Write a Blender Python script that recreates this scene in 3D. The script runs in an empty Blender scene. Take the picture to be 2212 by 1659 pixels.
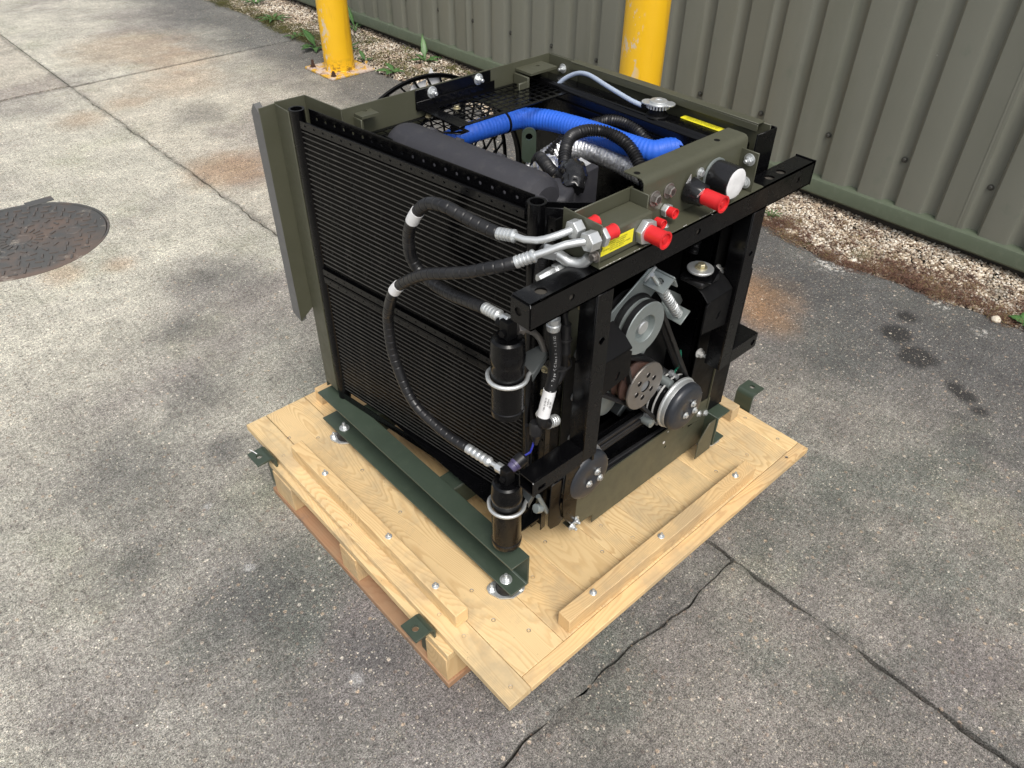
import bpy, math, random
import numpy as np
from mathutils import Vector, Matrix, geometry
random.seed(7)
rng = np.random.default_rng(11)
SC = bpy.context.scene
COL = SC.collection
PI = math.pi

# ------------------------------------------------------------------ camera
cam_d = bpy.data.cameras.new('camera')
cam = bpy.data.objects.new('camera', cam_d)
COL.objects.link(cam)
SC.camera = cam
cam_d.sensor_width = 36.0
cam_d.lens = 36.0 * 1651.74 / 2212.0
cam_d.clip_start = 0.05
cam_d.clip_end = 500.0
PITCH, ROLL, YAW = math.radians(39.5293), math.radians(-0.6566), math.radians(47.4253)
_f = Vector((math.cos(YAW)*math.cos(PITCH), math.sin(YAW)*math.cos(PITCH), -math.sin(PITCH)))
_r = Vector((math.sin(YAW), -math.cos(YAW), 0.0))
_d = _f.cross(_r)
_r2 = math.cos(ROLL)*_r + math.sin(ROLL)*_d
_d2 = -math.sin(ROLL)*_r + math.cos(ROLL)*_d
cam.matrix_world = Matrix(((_r2.x, -_d2.x, -_f.x, -0.5314), (_r2.y, -_d2.y, -_f.y, -0.5756),
                           (_r2.z, -_d2.z, -_f.z, 1.645), (0, 0, 0, 1)))
# ------------------------------------------------------------------ world + sun
SUN_EL, SUN_AZ = math.radians(56), math.radians(-118)      # azimuth of the direction TO the sun, from +X towards +Y
world = bpy.data.worlds.new('World')
SC.world = world
world.use_nodes = True
wn = world.node_tree
for n in list(wn.nodes): wn.nodes.remove(n)
sky = wn.nodes.new('ShaderNodeTexSky'); sky.sky_type = 'NISHITA'; sky.sun_disc = False
sky.sun_elevation = SUN_EL
sky.sun_rotation = PI/2 - SUN_AZ
sky.dust_density = 4.0; sky.air_density = 1.0; sky.ozone_density = 1.0
hs = wn.nodes.new('ShaderNodeHueSaturation'); hs.inputs['Saturation'].default_value = 0.28
bg = wn.nodes.new('ShaderNodeBackground'); bg.inputs['Strength'].default_value = 0.15
wo = wn.nodes.new('ShaderNodeOutputWorld')
wn.links.new(sky.outputs[0], hs.inputs['Color']); wn.links.new(hs.outputs[0], bg.inputs['Color']); wn.links.new(bg.outputs[0], wo.inputs[0])
sun_d = bpy.data.lights.new('sun', 'SUN'); sun_d.energy = 1.5; sun_d.angle = math.radians(22); sun_d.color = (1.0, 0.95, 0.88)
sun = bpy.data.objects.new('sun', sun_d); COL.objects.link(sun)
_s = Vector((math.cos(SUN_EL)*math.cos(SUN_AZ), math.cos(SUN_EL)*math.sin(SUN_AZ), math.sin(SUN_EL)))
sun.rotation_euler = _s.to_track_quat('Z', 'Y').to_euler()
SC.view_settings.view_transform = 'Standard'
SC.view_settings.look = 'None'
SC.view_settings.gamma = 1.0
SC.view_settings.use_curve_mapping = False
SC.view_settings.exposure = 0.35
SC.render.engine = 'CYCLES'

# ------------------------------------------------------------------ materials
class NT:
    def __init__(s, name):
        s.m = bpy.data.materials.new(name); s.m.use_nodes = True
        s.t = s.m.node_tree; s.b = s.t.nodes['Principled BSDF']
        s.tc = s.t.nodes.new('ShaderNodeTexCoord'); s.o = s.tc.outputs['Object']
    def n(s, typ, **kw):
        n = s.t.nodes.new(typ)
        for k, v in kw.items():
            if k in n.inputs: n.inputs[k].default_value = v
            else: setattr(n, k, v)
        return n
    def l(s, a, b): s.t.links.new(a, b)
    def noise(s, scale, detail=4, rough=.55, vec=None, dist=0.0):
        n = s.n('ShaderNodeTexNoise', Scale=scale, Detail=detail, Roughness=rough, Distortion=dist); s.l(vec or s.o, n.inputs['Vector']); return n.outputs['Fac']
    def voro(s, scale, out='Distance', feature='F1', vec=None):
        n = s.n('ShaderNodeTexVoronoi', Scale=scale); n.feature = feature; s.l(vec or s.o, n.inputs['Vector']); return n.outputs[out]
    def ramp(s, fac, stops, interp='LINEAR'):
        n = s.n('ShaderNodeValToRGB'); s.l(fac, n.inputs['Fac']); r = n.color_ramp; r.interpolation = interp
        while len(r.elements) < len(stops): r.elements.new(0.5)
        for e, (p, c) in zip(r.elements, stops):
            e.position = p; e.color = (c[0], c[1], c[2], 1) if isinstance(c, (tuple, list)) else (c, c, c, 1)
        return n.outputs['Color']
    def mix(s, a, b, fac, mode='MIX'):
        n = s.n('ShaderNodeMix'); n.data_type = 'RGBA'; n.blend_type = mode; n.clamp_factor = True
        for i, v in ((6, a), (7, b)):
            if isinstance(v, (tuple, list)): n.inputs[i].default_value = (v[0], v[1], v[2], 1)
            else: s.l(v, n.inputs[i])
        if isinstance(fac, (int, float)): n.inputs[0].default_value = fac
        else: s.l(fac, n.inputs[0])
        return n.outputs[2]
    def math(s, op, a, b=None, c=None):
        n = s.n('ShaderNodeMath'); n.operation = op
        for i, v in enumerate((a, b, c)):
            if v is None: continue
            if isinstance(v, (int, float)): n.inputs[i].default_value = v
            else: s.l(v, n.inputs[i])
        return n.outputs[0]
    def mapping(s, scale=(1, 1, 1), rot=(0, 0, 0), loc=None, vec=None):
        n = s.n('ShaderNodeMapping'); n.inputs['Scale'].default_value = scale; n.inputs['Rotation'].default_value = rot
        if loc is not None:
            if isinstance(loc, tuple): n.inputs['Location'].default_value = loc
            else: s.l(loc, n.inputs['Location'])
        s.l(vec or s.o, n.inputs['Vector']); return n.outputs[0]
    def dist(s, p, r0, r1, sx=1, sy=1):
        """soft spot of radius r1 (full inside r0) about point p on the object, in metres"""
        v = s.mapping(scale=(sx, sy, 1), loc=(-p[0]*sx, -p[1]*sy, -p[2] if len(p) > 2 else 0))
        ln = s.n('ShaderNodeVectorMath', operation='LENGTH'); s.l(v, ln.inputs[0])
        d = s.math('ADD', ln.outputs['Value'], s.math('MULTIPLY', s.math('SUBTRACT', s._wob, 0.5), (r1)*0.9))
        mr = s.n('ShaderNodeMapRange'); mr.interpolation_type = 'SMOOTHSTEP'
        s.l(d, mr.inputs[0]); mr.inputs[1].default_value = r0; mr.inputs[2].default_value = r1; mr.inputs[3].default_value = 1; mr.inputs[4].default_value = 0
        return mr.outputs[0]
    def bump(s, h, strength, dist=0.002):
        n = s.n('ShaderNodeBump', Strength=strength, Distance=dist); s.l(h, n.inputs['Height'])
        if s.b.inputs['Normal'].is_linked: s.l(s.b.inputs['Normal'].links[0].from_socket, n.inputs['Normal'])
        s.l(n.outputs[0], s.b.inputs['Normal'])
    def base(s, c):
        if isinstance(c, (tuple, list)): s.b.inputs['Base Color'].default_value = (*c, 1)
        else: s.l(c, s.b.inputs['Base Color'])
    def rough(s, v):
        if isinstance(v, (int, float)): s.b.inputs['Roughness'].default_value = v
        else: s.l(v, s.b.inputs['Roughness'])

def paint(name, col, rough=.35, var=.25, metal=0.0, bump=.15, bscale=180, dust=.12, dustcol=(.2, .19, .17), coat=0.0, spec=None):
    k = NT(name)
    f = k.noise(9, 5, .6)
    c = k.mix(tuple(x*(1-var) for x in col), tuple(min(1, x*(1+var)) for x in col), f)
    d = k.ramp(k.noise(34, 6, .7), [(.52, 0.0), (.78, dust)])
    c = k.mix(c, dustcol, d)
    k.base(c); k.b.inputs['Metallic'].default_value = metal
    k.rough(k.ramp(k.noise(22, 5, .65), [(.3, max(.03, rough-.1)), (.75, min(1, rough+.15))]))
    if spec is not None: k.b.inputs['Specular IOR Level'].default_value = spec
    if coat: k.b.inputs['Coat Weight'].default_value = coat
    if bump: k.bump(k.noise(bscale, 3), bump, .0006)
    return k.m

M = {}
M['black'] = paint('black_paint', (.0022, .0022, .0026), .22, .25, dust=.0, spec=.30, bump=.08)
M['blackmatt'] = paint('black_matt_metal', (.0032, .0032, .0036), .5, .3, dust=.01, bump=.25, spec=.18)
M['olive'] = paint('olive_drab_paint', (.066, .067, .044), .42, .10, dust=.05)
M['green'] = paint('dark_green_paint', (.043, .060, .043), .42, .2, dust=.22, dustcol=(.10, .12, .085), bump=.3)
M['slate'] = paint('slate_clutch_paint', (.022, .025, .031), .38, .2, dust=.1)
M['zinc'] = paint('zinc_plate', (.62, .64, .64), .36, .16, metal=.72, dust=.12, dustcol=(.3, .3, .28))
M['bright'] = paint('bright_steel', (.62, .62, .60), .4, .1, metal=.35, dust=.1, dustcol=(.3, .3, .28))
M['zincdull'] = paint('dull_zinc_plate', (.30, .335, .33), .42, .2, metal=.6, dust=.25, dustcol=(.25, .25, .22), bump=.3)
M['steel'] = paint('machined_steel', (.30, .28, .26), .4, .2, metal=.8, dust=.45, dustcol=(.22, .15, .10))
M['rust'] = paint('rusty_iron', (.055, .028, .021), .55, .4, dust=.4, dustcol=(.14, .07, .05), bump=.4)
M['darkzinc'] = paint('dark_zinc_plate', (.10, .11, .11), .45, .2, metal=.5, dust=.2)
M['wallbolt'] = paint('wall_screw_paint', (.050, .050, .042), .5, .2, dust=.2)
M['gold'] = paint('passivated_steel', (.50, .45, .30), .35, .15, metal=.8)
M['aluminium'] = paint('cast_aluminium', (.30, .31, .32), .5, .2, metal=.6, bump=.5)
M['rubber'] = paint('black_rubber', (.010, .010, .011), .48, .2, dust=.06, bump=.3, spec=.35)
M['sleeve'] = paint('spiral_wrap_plastic', (.011, .011, .012), .34, .2, dust=.06, spec=.45)
M['foam'] = paint('grey_foam', (.125, .125, .122), .95, .2, dust=.3, bump=1.0, bscale=420)
M['muffler'] = paint('dark_heat_coat', (.030, .030, .036), .62, .15, dust=.12, bump=.5, bscale=300)
M['red'] = paint('red_cap_plastic', (.62, .018, .022), .42, .08, dust=.05)
M['white'] = paint('white_label', (.72, .72, .72), .5, .05, dust=.1)
M['blue'] = paint('blue_silicone', (.018, .115, .60), .55, .12, dust=.05)
M['purple'] = paint('purple_plastic', (.07, .06, .13), .4, .1)
M['bluewire'] = paint('blue_wire', (.02, .03, .3), .4, .1)
M['clear'] = paint('clear_plastic_hose', (.34, .40, .50), .25, .1, dust=.1)
M['greenwire'] = paint('green_wire', (.01, .17, .10), .4, .1)
M['tape'] = paint('black_tape', (.010, .010, .011), .22, .2, dust=.0)
M['rustspot'] = paint('rust_spot', (.16, .06, .02), .8, .3)
M['ink'] = paint('black_ink', (.015, .015, .01), .6, .1, dust=0)
M['paleink'] = paint('white_ink', (.45, .45, .45), .6, .1, dust=0)
M['yellowlabel'] = paint('yellow_label', (.80, .72, .03), .45, .04, dust=.0)
def foil():
    k = NT('aluminium_foil'); k.base(k.ramp(k.noise(60, 5), [(.3, (.7, .7, .7)), (.6, (.98, .98, .98))])); k.b.inputs['Metallic'].default_value = .8
    k.rough(.30); k.bump(k.noise(90, 4, .7), .9, .004); return k.m
M['foil'] = foil()
# crinkle for tape
_k = M['tape']; _t = _k.node_tree
def wall_mat():
    k = NT('wall_cladding_paint')
    c = k.mix((.136, .139, .113), (.158, .161, .132), k.noise(1.3, 4, .6))
    c = k.mix(c, (.085, .095, .062), k.ramp(k.noise(2.5, 5, .7, vec=k.mapping((1, 1, .25))), [(.5, 0.0), (.8, .5)]))
    c = k.mix(c, (.05, .09, .06), k.ramp(k.noise(7, 6, .7), [(.6, 0.0), (.8, .35)]))
    c = k.mix(c, (.3, .3, .27), k.ramp(k.noise(55, 3, .5), [(.75, 0.0), (.8, .6)]))
    k.base(c); k.rough(k.ramp(k.noise(5, 4), [(.3, .38), (.7, .55)])); k.bump(k.noise(3, 2), .1, .01); return k.m
M['wall'] = wall_mat()
M['trim'] = paint('base_trim_paint', (.085, .105, .070), .55, .15, dust=.35, dustcol=(.16, .17, .13))
def yellow_mat():
    k = NT('yellow_bollard_paint'); k._wob = k.noise(25, 4)
    c = k.mix((.74, .41, .010), (.80, .48, .014), k.noise(6, 4))
    st = k.noise(14, 6, .7, vec=k.mapping((1, 1, .12)))
    c = k.mix(c, (.42, .20, .02), k.ramp(st, [(.55, 0.0), (.75, .7)]))
    sep = k.n('ShaderNodeSeparateXYZ'); k.l(k.o, sep.inputs[0])
    low = k.ramp(sep.outputs['Z'], [(0.0, 1.0), (.10, 0.0)])
    n2 = k.ramp(k.noise(38, 5, .7), [(.5, 0.0), (.56, 1.0)])
    c = k.mix(c, (.10, .05, .02), k.math('MULTIPLY', low, n2))
    # chips showing white primer, mostly on the -X side
    side = k.ramp(k.math('ADD', k.math('MULTIPLY', sep.outputs['X'], -4.0), 0.0), [(.30, 0.0), (.40, 1.0)])
    ch = k.ramp(k.noise(22, 6, .75, vec=k.mapping((1, 1, .45))), [(.56, 0.0), (.58, 1.0)])
    c = k.mix(c, (.5, .48, .45), k.math('MULTIPLY', side, ch))
    k.base(c); k.rough(.38); k.bump(k.noise(40, 5), .25, .002); return k.m
M['yellow'] = yellow_mat()
def plate_mat():
    k = NT('flaking_yellow_plate')
    c = k.mix((.62, .36, .03), (.55, .45, .38), k.ramp(k.noise(16, 6, .75), [(.47, 0.0), (.52, 1.0)]))
    c = k.mix(c, (.20, .08, .04), k.ramp(k.noise(30, 6, .75), [(.55, 0.0), (.60, 1.0)]))
    k.base(c); k.rough(.7); k.bump(k.noise(50, 5), .6, .003); return k.m
M['plate'] = plate_mat()

def wood(name, axis, light=(.72, .535, .285), dark=(.49, .295, .12), red=0.0, freq=60):
    """softwood with grain running along the given axis"""
    k = NT(name)
    oi = k.n('ShaderNodeObjectInfo')
    off = k.n('ShaderNodeVectorMath', operation='SCALE'); cmb = k.n('ShaderNodeCombineXYZ')
    k.l(oi.outputs['Random'], cmb.inputs[0]); k.l(oi.outputs['Random'], cmb.inputs[1]); k.l(cmb.outputs[0], off.inputs[0]); off.inputs['Scale'].default_value = 37.0
    add = k.n('ShaderNodeVectorMath', operation='ADD'); k.l(k.o, add.inputs[0]); k.l(off.outputs[0], add.inputs[1])
    v = add.outputs[0]
    sc = {'X': (.16, 1, 1), 'Y': (1, .16, 1), 'Z': (1, 1, .2)}[axis]
    vs = k.mapping(sc, vec=v)
    big = k.noise(5.5, 2, .5, vec=vs)              # slow warp: cathedral arches
    fine = k.noise(26, 3, .6, vec=vs)
    vor = k.n('ShaderNodeTexVoronoi', Scale=5.0); vor.feature = 'F1'; vor.inputs['Randomness'].default_value = 1.0
    ks = {'X': (.6, 1, .03), 'Y': (1, .6, .03), 'Z': (1, 1, .6)}[axis]
    k.l(k.mapping(ks, vec=v), vor.inputs['Vector'])
    kd = vor.outputs['Distance']                   # knot distance
    kinf = k.ramp(kd, [(0.0, 1.0), (.26, 0.0)], 'EASE')
    coord = k.math('ADD', k.math('MULTIPLY', big, 1.0), k.math('MULTIPLY', fine, .045))
    coord = k.math('ADD', coord, k.math('MULTIPLY', kinf, .16))
    r = k.math('FRACT', k.math('MULTIPLY', coord, freq))
    ring = k.math('MULTIPLY', k.ramp(r, [(0.0, 0.0), (.45, .12), (.80, 1.0), (.93, .75), (1.0, 0.0)]), k.ramp(k.noise(2.2, 2, .5, vec=v), [(.3, .45), (.65, 1.0)]))
    soft = k.noise(3, 3, .5, vec=v)
    c = k.mix(light, dark, k.math('MULTIPLY', ring, .78))
    c = k.mix(c, tuple(min(1, a*1.18) for a in light), k.math('MULTIPLY', k.ramp(soft, [(.45, 0.0), (.75, 1.0)]), .55))
    fib = k.noise(420, 2, .5, vec=k.mapping({'X': (.03, 1, 1), 'Y': (1, .03, 1), 'Z': (1, 1, .03)}[axis], vec=v))
    c = k.mix(c, tuple(a*.72 for a in light), k.math('MULTIPLY', fib, .35))
    kn = k.ramp(kd, [(0.0, 1.0), (.042, .9), (.06, 0.0)])
    krand = k.n('ShaderNodeSeparateColor'); k.l(vor.outputs['Color'], krand.inputs[0])
    gate = k.ramp(krand.outputs[0], [(.66, 0.0), (.68, 1.0)])
    kn = k.math('MULTIPLY', kn, gate)
    c = k.mix(c, (.23, .10, .045), k.math('MULTIPLY', kn, .85))
    c = k.mix(c, (.13, .06, .03), k.math('MULTIPLY', k.ramp(kd, [(.036, 0.0), (.044, 1.0), (.056, 0.0)]), k.math('MULTIPLY', gate, .6)))
    # dirt flecks and grubby smears
    c = k.mix(c, (.16, .12, .07), k.ramp(k.noise(70, 5, .75, vec=v), [(.66, 0.0), (.71, .85)]))
    c = k.mix(c, (.36, .29, .19), k.math('MULTIPLY', k.ramp(k.noise(4.5, 5, .7, vec=v), [(.46, 0.0), (.62, 1.0)]), .55))
    if red: c = k.mix(c, (.27, .115, .05), red)
    k._wob = k.noise(60, 5, .7); hid = k.ramp(k.noise(95, 4, .7), [(.42, 0.0), (.56, 1.0)])
    for p, r1, col in (((.905, .018), .035, (.20, .09, .05)), ((.860, .016), .03, (.24, .11, .06)), ((.80, .014), .02, (.10, .06, .04)), ((.62, .013), .018, (.06, .04, .03)), ((.285, .022), .017, (.03, .02, .015)), ((.175, .008), .012, (.55, .50, .42)), ((.105, .925), .02, (.12, .08, .05)), ((-.02, .83), .03, (.10, .11, .12)), ((-.02, .33), .035, (.10, .11, .12))):
        c = k.mix(c, col, k.math('MULTIPLY', k.math('MULTIPLY', k.dist(p, 0.0, r1, .55 if p[1] < .1 else 1), .85), hid))
    tint = k.ramp(oi.outputs['Random'], [(0.0, (.93, .91, .88)), (.5, (1, 1, 1)), (1.0, (1.05, 1.0, .93))])
    c = k.mix(c, tint, 1.0, 'MULTIPLY')
    k.base(c); k.rough(.62); k.bump(ring, .12, .0006); k.bump(fib, .25, .0006)
    return k.m
M['woodY'] = wood('softwood_grain_y', 'Y')
M['woodX'] = wood('softwood_grain_x', 'X', light=(.72, .515, .265), dark=(.47, .255, .10))
M['woodZ'] = wood('softwood_end_grain', 'Z', light=(.62, .45, .24), dark=(.47, .30, .14), freq=20)
M['woodred'] = wood('stained_softwood', 'Y', light=(.40, .26, .16), dark=(.24, .13, .07), red=.35)
M['plyend'] = wood('sawn_edge', 'X', light=(.62, .52, .36), dark=(.50, .38, .22), freq=14)

def concrete(name, tint=(1, 1, 1), brush=None):
    k = NT(name)
    k._wob = k.noise(7, 5, .7)
    A = k.noise(1.1, 6, .62); B = k.noise(2.3, 6, .65, vec=k.mapping(loc=(7.3, 2.1, 0))); Cn = k.noise(.8, 5, .6, vec=k.mapping(loc=(-3.3, 9.1, 0)))
    sep = k.n('ShaderNodeSeparateXYZ'); k.l(k.o, sep.inputs[0])
    c = k.mix((.128, .120, .114), (.200, .192, .170), k.ramp(A, [(.38, 0.0), (.60, 1.0)]))
    c = k.mix(c, (.098, .108, .094), k.math('MULTIPLY', k.ramp(B, [(.48, 0.0), (.62, 1.0)]), .75))
    # base colour turns paler further out in the yard
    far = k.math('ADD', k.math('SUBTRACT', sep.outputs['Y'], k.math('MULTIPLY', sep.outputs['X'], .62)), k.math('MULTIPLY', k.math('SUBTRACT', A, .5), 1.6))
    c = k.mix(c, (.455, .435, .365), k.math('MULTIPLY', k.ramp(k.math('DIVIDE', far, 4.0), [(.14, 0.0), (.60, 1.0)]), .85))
    c = k.mix(c, (.150, .130, .130), k.math('MULTIPLY', k.ramp(Cn, [(.50, 0.0), (.62, 1.0)]), .5))
    c = k.mix(c, (.24, .25, .17), k.math('MULTIPLY', k.ramp(k.noise(1.7, 5, .65, vec=k.mapping(loc=(1.3, -4.1, 0))), [(.55, 0.0), (.70, 1.0)]), .45))
    # old dark algae band beside the gravel
    edge = k.math('ADD', sep.outputs['X'], k.math('MULTIPLY', k.math('SUBTRACT', k.noise(1.6, 5, .6, vec=k.mapping(loc=(5, 5, 0))), .5), .9))
    c = k.mix(c, (.070, .072, .072), k.math('MULTIPLY', k.ramp(k.math('DIVIDE', edge, 3.0), [(.50, 0.0), (.68, 1.0)]), .85))
    # rust stains
    for p, r0, r1, a in (((1.90, .68), .03, .26, .60), ((1.80, .52), .02, .16, .4), ((.90, 3.12), .08, .34, .55), ((.57, 4.30), .02, .22, .4), ((.88, 4.42), .02, .2, .35),
                         ((1.30, 5.5), .15, .6, .35), ((1.45, 5.0), .1, .4, .35), ((-.08, 2.63), .02, .14, .4), ((.12, 2.55), .01, .1, .4), ((1.25, 4.55), .1, .4, .3)):
        c = k.mix(c, (.27, .15, .065), k.math('MULTIPLY', k.dist(p, r0, r1), a))
    # damp spots
    for p, r0, r1, sx, sy in (((2.078, .17), .035, .075, 1, 1), ((1.994, .045), .04, .085, 1, 1), ((1.929, -.115), .012, .045, .9, 1), ((1.909, -.158), .015, .05, 1, .8), ((1.866, -.224), .01, .045, 1, 1), ((2.212, .191), .01, .06, 1, 1)):
        c = k.mix(c, (.018, .018, .018), k.math('MULTIPLY', k.dist(p, r0, r1, sx, sy), .92))
    # oily patches near the front left
    for p, r0, r1 in (((.0, 1.55), .0, .22), ((-.30, 1.35), .0, .35), ((1.1, 3.9), .0, .3), ((.35, 2.2), .0, .3), ((-.25, .70), .0, .25), ((-.1, .38), .0, .15), ((-.42, 1.0), .0, .2), ((.12, 1.95), .0, .15), ((-.05, 1.25), .0, .1)):
        c = k.mix(c, (.060, .060, .060), k.math('MULTIPLY', k.dist(p, r0, r1), .62))
    # dried cement splashes
    for p, r0, r1 in (((-.20, .79), .005, .022), ((-.165, .34), .0, .03), ((-.19, 1.06), .0, .02)):
        c = k.mix(c, (.42, .42, .41), k.math('MULTIPLY', k.dist(p, r0, r1), .5))
    # lichen
    li = k.ramp(k.noise(48, 5, .7), [(.50, 0.0), (.56, 1.0)])
    for p, r0, r1 in (((2.345, .590), .03, .09), ((2.36, .52), .01, .05), ((2.308, .713), .005, .02), ((2.325, -.048), .0, .05), ((2.40, .14), .02, .045)):
        c = k.mix(c, (.55, .55, .52), k.math('MULTIPLY', k.math('MULTIPLY', k.dist(p, r0, r1), .85), li))
    # grime along the joints
    wobx = k.math('MULTIPLY', k.math('SUBTRACT', k.noise(18, 4, .7), .5), .07)
    dx = k.math('ABSOLUTE', k.math('ADD', k.math('SUBTRACT', k.math('ADD', sep.outputs['X'], k.math('MULTIPLY', sep.outputs['Y'], .0108)), .7610), wobx)); dy = k.math('ABSOLUTE', k.math('ADD', k.math('SUBTRACT', sep.outputs['Y'], -.034), wobx))
    dy = k.math('ADD', dy, k.math('MULTIPLY', k.math('GREATER_THAN', sep.outputs['X'], .763), 9.0)); dy2 = k.math('ABSOLUTE', k.math('ADD', k.math('SUBTRACT', sep.outputs['Y'], 4.91), wobx))
    jd = k.math('MINIMUM', k.math('MINIMUM', dx, dy), dy2)
    c = k.mix(c, (.055, .055, .050), k.math('MULTIPLY', k.ramp(jd, [(.004, 1.0), (.026, 0.0)]), .45))
    # aggregate speckle
    g1 = k.voro(150, 'Color'); s1 = k.n('ShaderNodeSeparateColor'); k.l(g1, s1.inputs[0])
    vd = k.voro(150, 'Distance')
    stone = k.math('MULTIPLY', k.ramp(vd, [(.30, 1.0), (.42, 0.0)]), k.ramp(s1.outputs[0], [(.60, 0.0), (.64, 1.0)]))
    scol = k.ramp(s1.outputs[1], [(0.0, (.06, .055, .055)), (.35, (.16, .12, .11)), (.62, (.30, .26, .20)), (.85, (.46, .42, .33)), (1.0, (.62, .58, .5))])
    c = k.mix(c, scol, k.math('MULTIPLY', stone, .62))
    g2 = k.voro(62, 'Color'); s2 = k.n('ShaderNodeSeparateColor'); k.l(g2, s2.inputs[0]); vd2 = k.voro(62, 'Distance')
    st2 = k.math('MULTIPLY', k.ramp(vd2, [(.22, 1.0), (.36, 0.0)]), k.ramp(s2.outputs[2], [(.90, 0.0), (.92, 1.0)]))
    c = k.mix(c, k.ramp(s2.outputs[0], [(0, (.05, .05, .05)), (.5, (.20, .15, .12)), (.8, (.40, .30, .2)), (1, (.6, .56, .48))]), k.math('MULTIPLY', st2, .6))
    # broad blotches, then grain, all as multipliers of the cement colour
    def f(v, gain): return k.math('ADD', 1.0, k.math('MULTIPLY', k.math('SUBTRACT', v, .5), gain))
    gr = k.noise(520, 2, .7); gr2 = k.noise(230, 3, .75); gr3 = k.noise(80, 4, .75, vec=k.mapping(loc=(2, 7, 1)))
    m = k.math('MULTIPLY', f(k.noise(3.7, 6, .7, vec=k.mapping(loc=(4, 2, 0))), 1.15), f(k.noise(16, 5, .7, vec=k.mapping(loc=(9, 2, 0))), 1.0))
    m = k.math('MULTIPLY', m, f(gr3, 2.6)); m = k.math('MULTIPLY', m, f(gr2, 4.0)); m = k.math('MULTIPLY', m, f(gr, 4.6))
    m = k.math('MULTIPLY', k.math('MAXIMUM', m, .10), 1.27)
    vm = k.n('ShaderNodeVectorMath', operation='MULTIPLY'); k.l(c, vm.inputs[0]); k.l(m, vm.inputs[1]); c = vm.outputs[0]
    # pits
    c = k.mix(c, (.022, .021, .020), k.math('MULTIPLY', k.ramp(k.noise(120, 3, .7, vec=k.mapping(loc=(1, 8, 3))), [(.60, 0.0), (.66, 1.0)]), .75))
    c = k.mix(c, (.80, .77, .70), k.math('MULTIPLY', k.ramp(k.noise(260, 3, .8, vec=k.mapping(loc=(3, 3, 3))), [(.64, 0.0), (.72, 1.0)]), .75))
    if brush:
        w = k.noise(95, 3, .6, vec=k.mapping({'X': (.04, 1, 1), 'Y': (1, .04, 1)}[brush]))
        c = k.mix(c, (.06, .055, .05), k.math('MULTIPLY', k.ramp(w, [(.52, 0.0), (.70, 1.0)]), .24))
        k.bump(w, .22, .003)
    c = k.mix(c, tint, 1.0, 'MULTIPLY')
    k.base(c); k.rough(.88)
    k.bump(k.math('ADD', k.math('MULTIPLY', gr2, 1.2), k.math('MULTIPLY', gr, .5)), .65, .004)
    k.bump(k.noise(14, 4, .6), .35, .01)
    return k.m
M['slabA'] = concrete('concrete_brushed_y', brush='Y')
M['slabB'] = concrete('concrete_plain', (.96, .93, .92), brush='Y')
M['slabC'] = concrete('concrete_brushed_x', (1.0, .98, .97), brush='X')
M['dirt'] = paint('dark_joint_dirt', (.045, .040, .032), .95, .4, dust=.5, dustcol=(.12, .10, .08), bump=1.0, bscale=90)
def gravel_mat():
    k = NT('pebble_stone'); a = k.n('ShaderNodeAttribute'); a.attribute_name = 'tone'
    c = k.ramp(a.outputs['Fac'], [(0.0, (.06, .05, .05)), (.12, (.14, .10, .08)), (.32, (.24, .17, .12)), (.55, (.40, .31, .22)), (.85, (.60, .51, .39)), (1.0, (.78, .72, .62))])
    c = k.mix(c, (.10, .075, .055), k.ramp(k.noise(7, 4, .65), [(.48, 0.0), (.66, .7)]))
    k.base(c); k.rough(.7); return k.m
M['gravel'] = gravel_mat()
def attr_mat(name, stops, rough=.8, sub=0):
    k = NT(name); a = k.n('ShaderNodeAttribute'); a.attribute_name = 'tone'
    k.base(k.mix(k.ramp(a.outputs['Fac'], stops), (.03, .03, .02), k.ramp(k.noise(30, 3), [(.5, 0.0), (.8, .3)]))); k.rough(rough)
    if sub: k.b.inputs['Subsurface Weight'].default_value = 0
    return k.m
M['sedum'] = attr_mat('dry_sedum', [(0, (.055, .03, .02)), (.5, (.15, .07, .05)), (.8, (.22, .13, .08)), (1, (.28, .24, .10))])
M['moss'] = attr_mat('green_moss', [(0, (.03, .035, .01)), (.5, (.09, .09, .02)), (.8, (.15, .15, .035)), (1, (.2, .16, .07))])
M['leaf'] = attr_mat('weed_leaf', [(0, (.035, .085, .025)), (.6, (.07, .16, .045)), (1, (.13, .22, .07))], .45)
M['straw'] = attr_mat('dry_grass', [(0, (.10, .11, .05)), (.5, (.24, .21, .12)), (1, (.36, .31, .2))], .7)
def iron_mat():
    k = NT('cast_iron')
    c = k.mix((.085, .085, .082), (.150, .110, .088), k.ramp(k.noise(3.5, 5, .6), [(.45, 0.0), (.58, 1.0)]))
    c = k.mix(c, (.34, .30, .25), k.ramp(k.noise(9, 6, .72), [(.60, 0.0), (.66, .8)]))
    c = k.mix(c, (.03, .03, .03), k.math('MULTIPLY', k.noise(120, 3), .3))
    k.base(c); k.rough(.62); k.bump(k.noise(90, 4), .5, .002); return k.m
M['iron'] = iron_mat()

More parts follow.
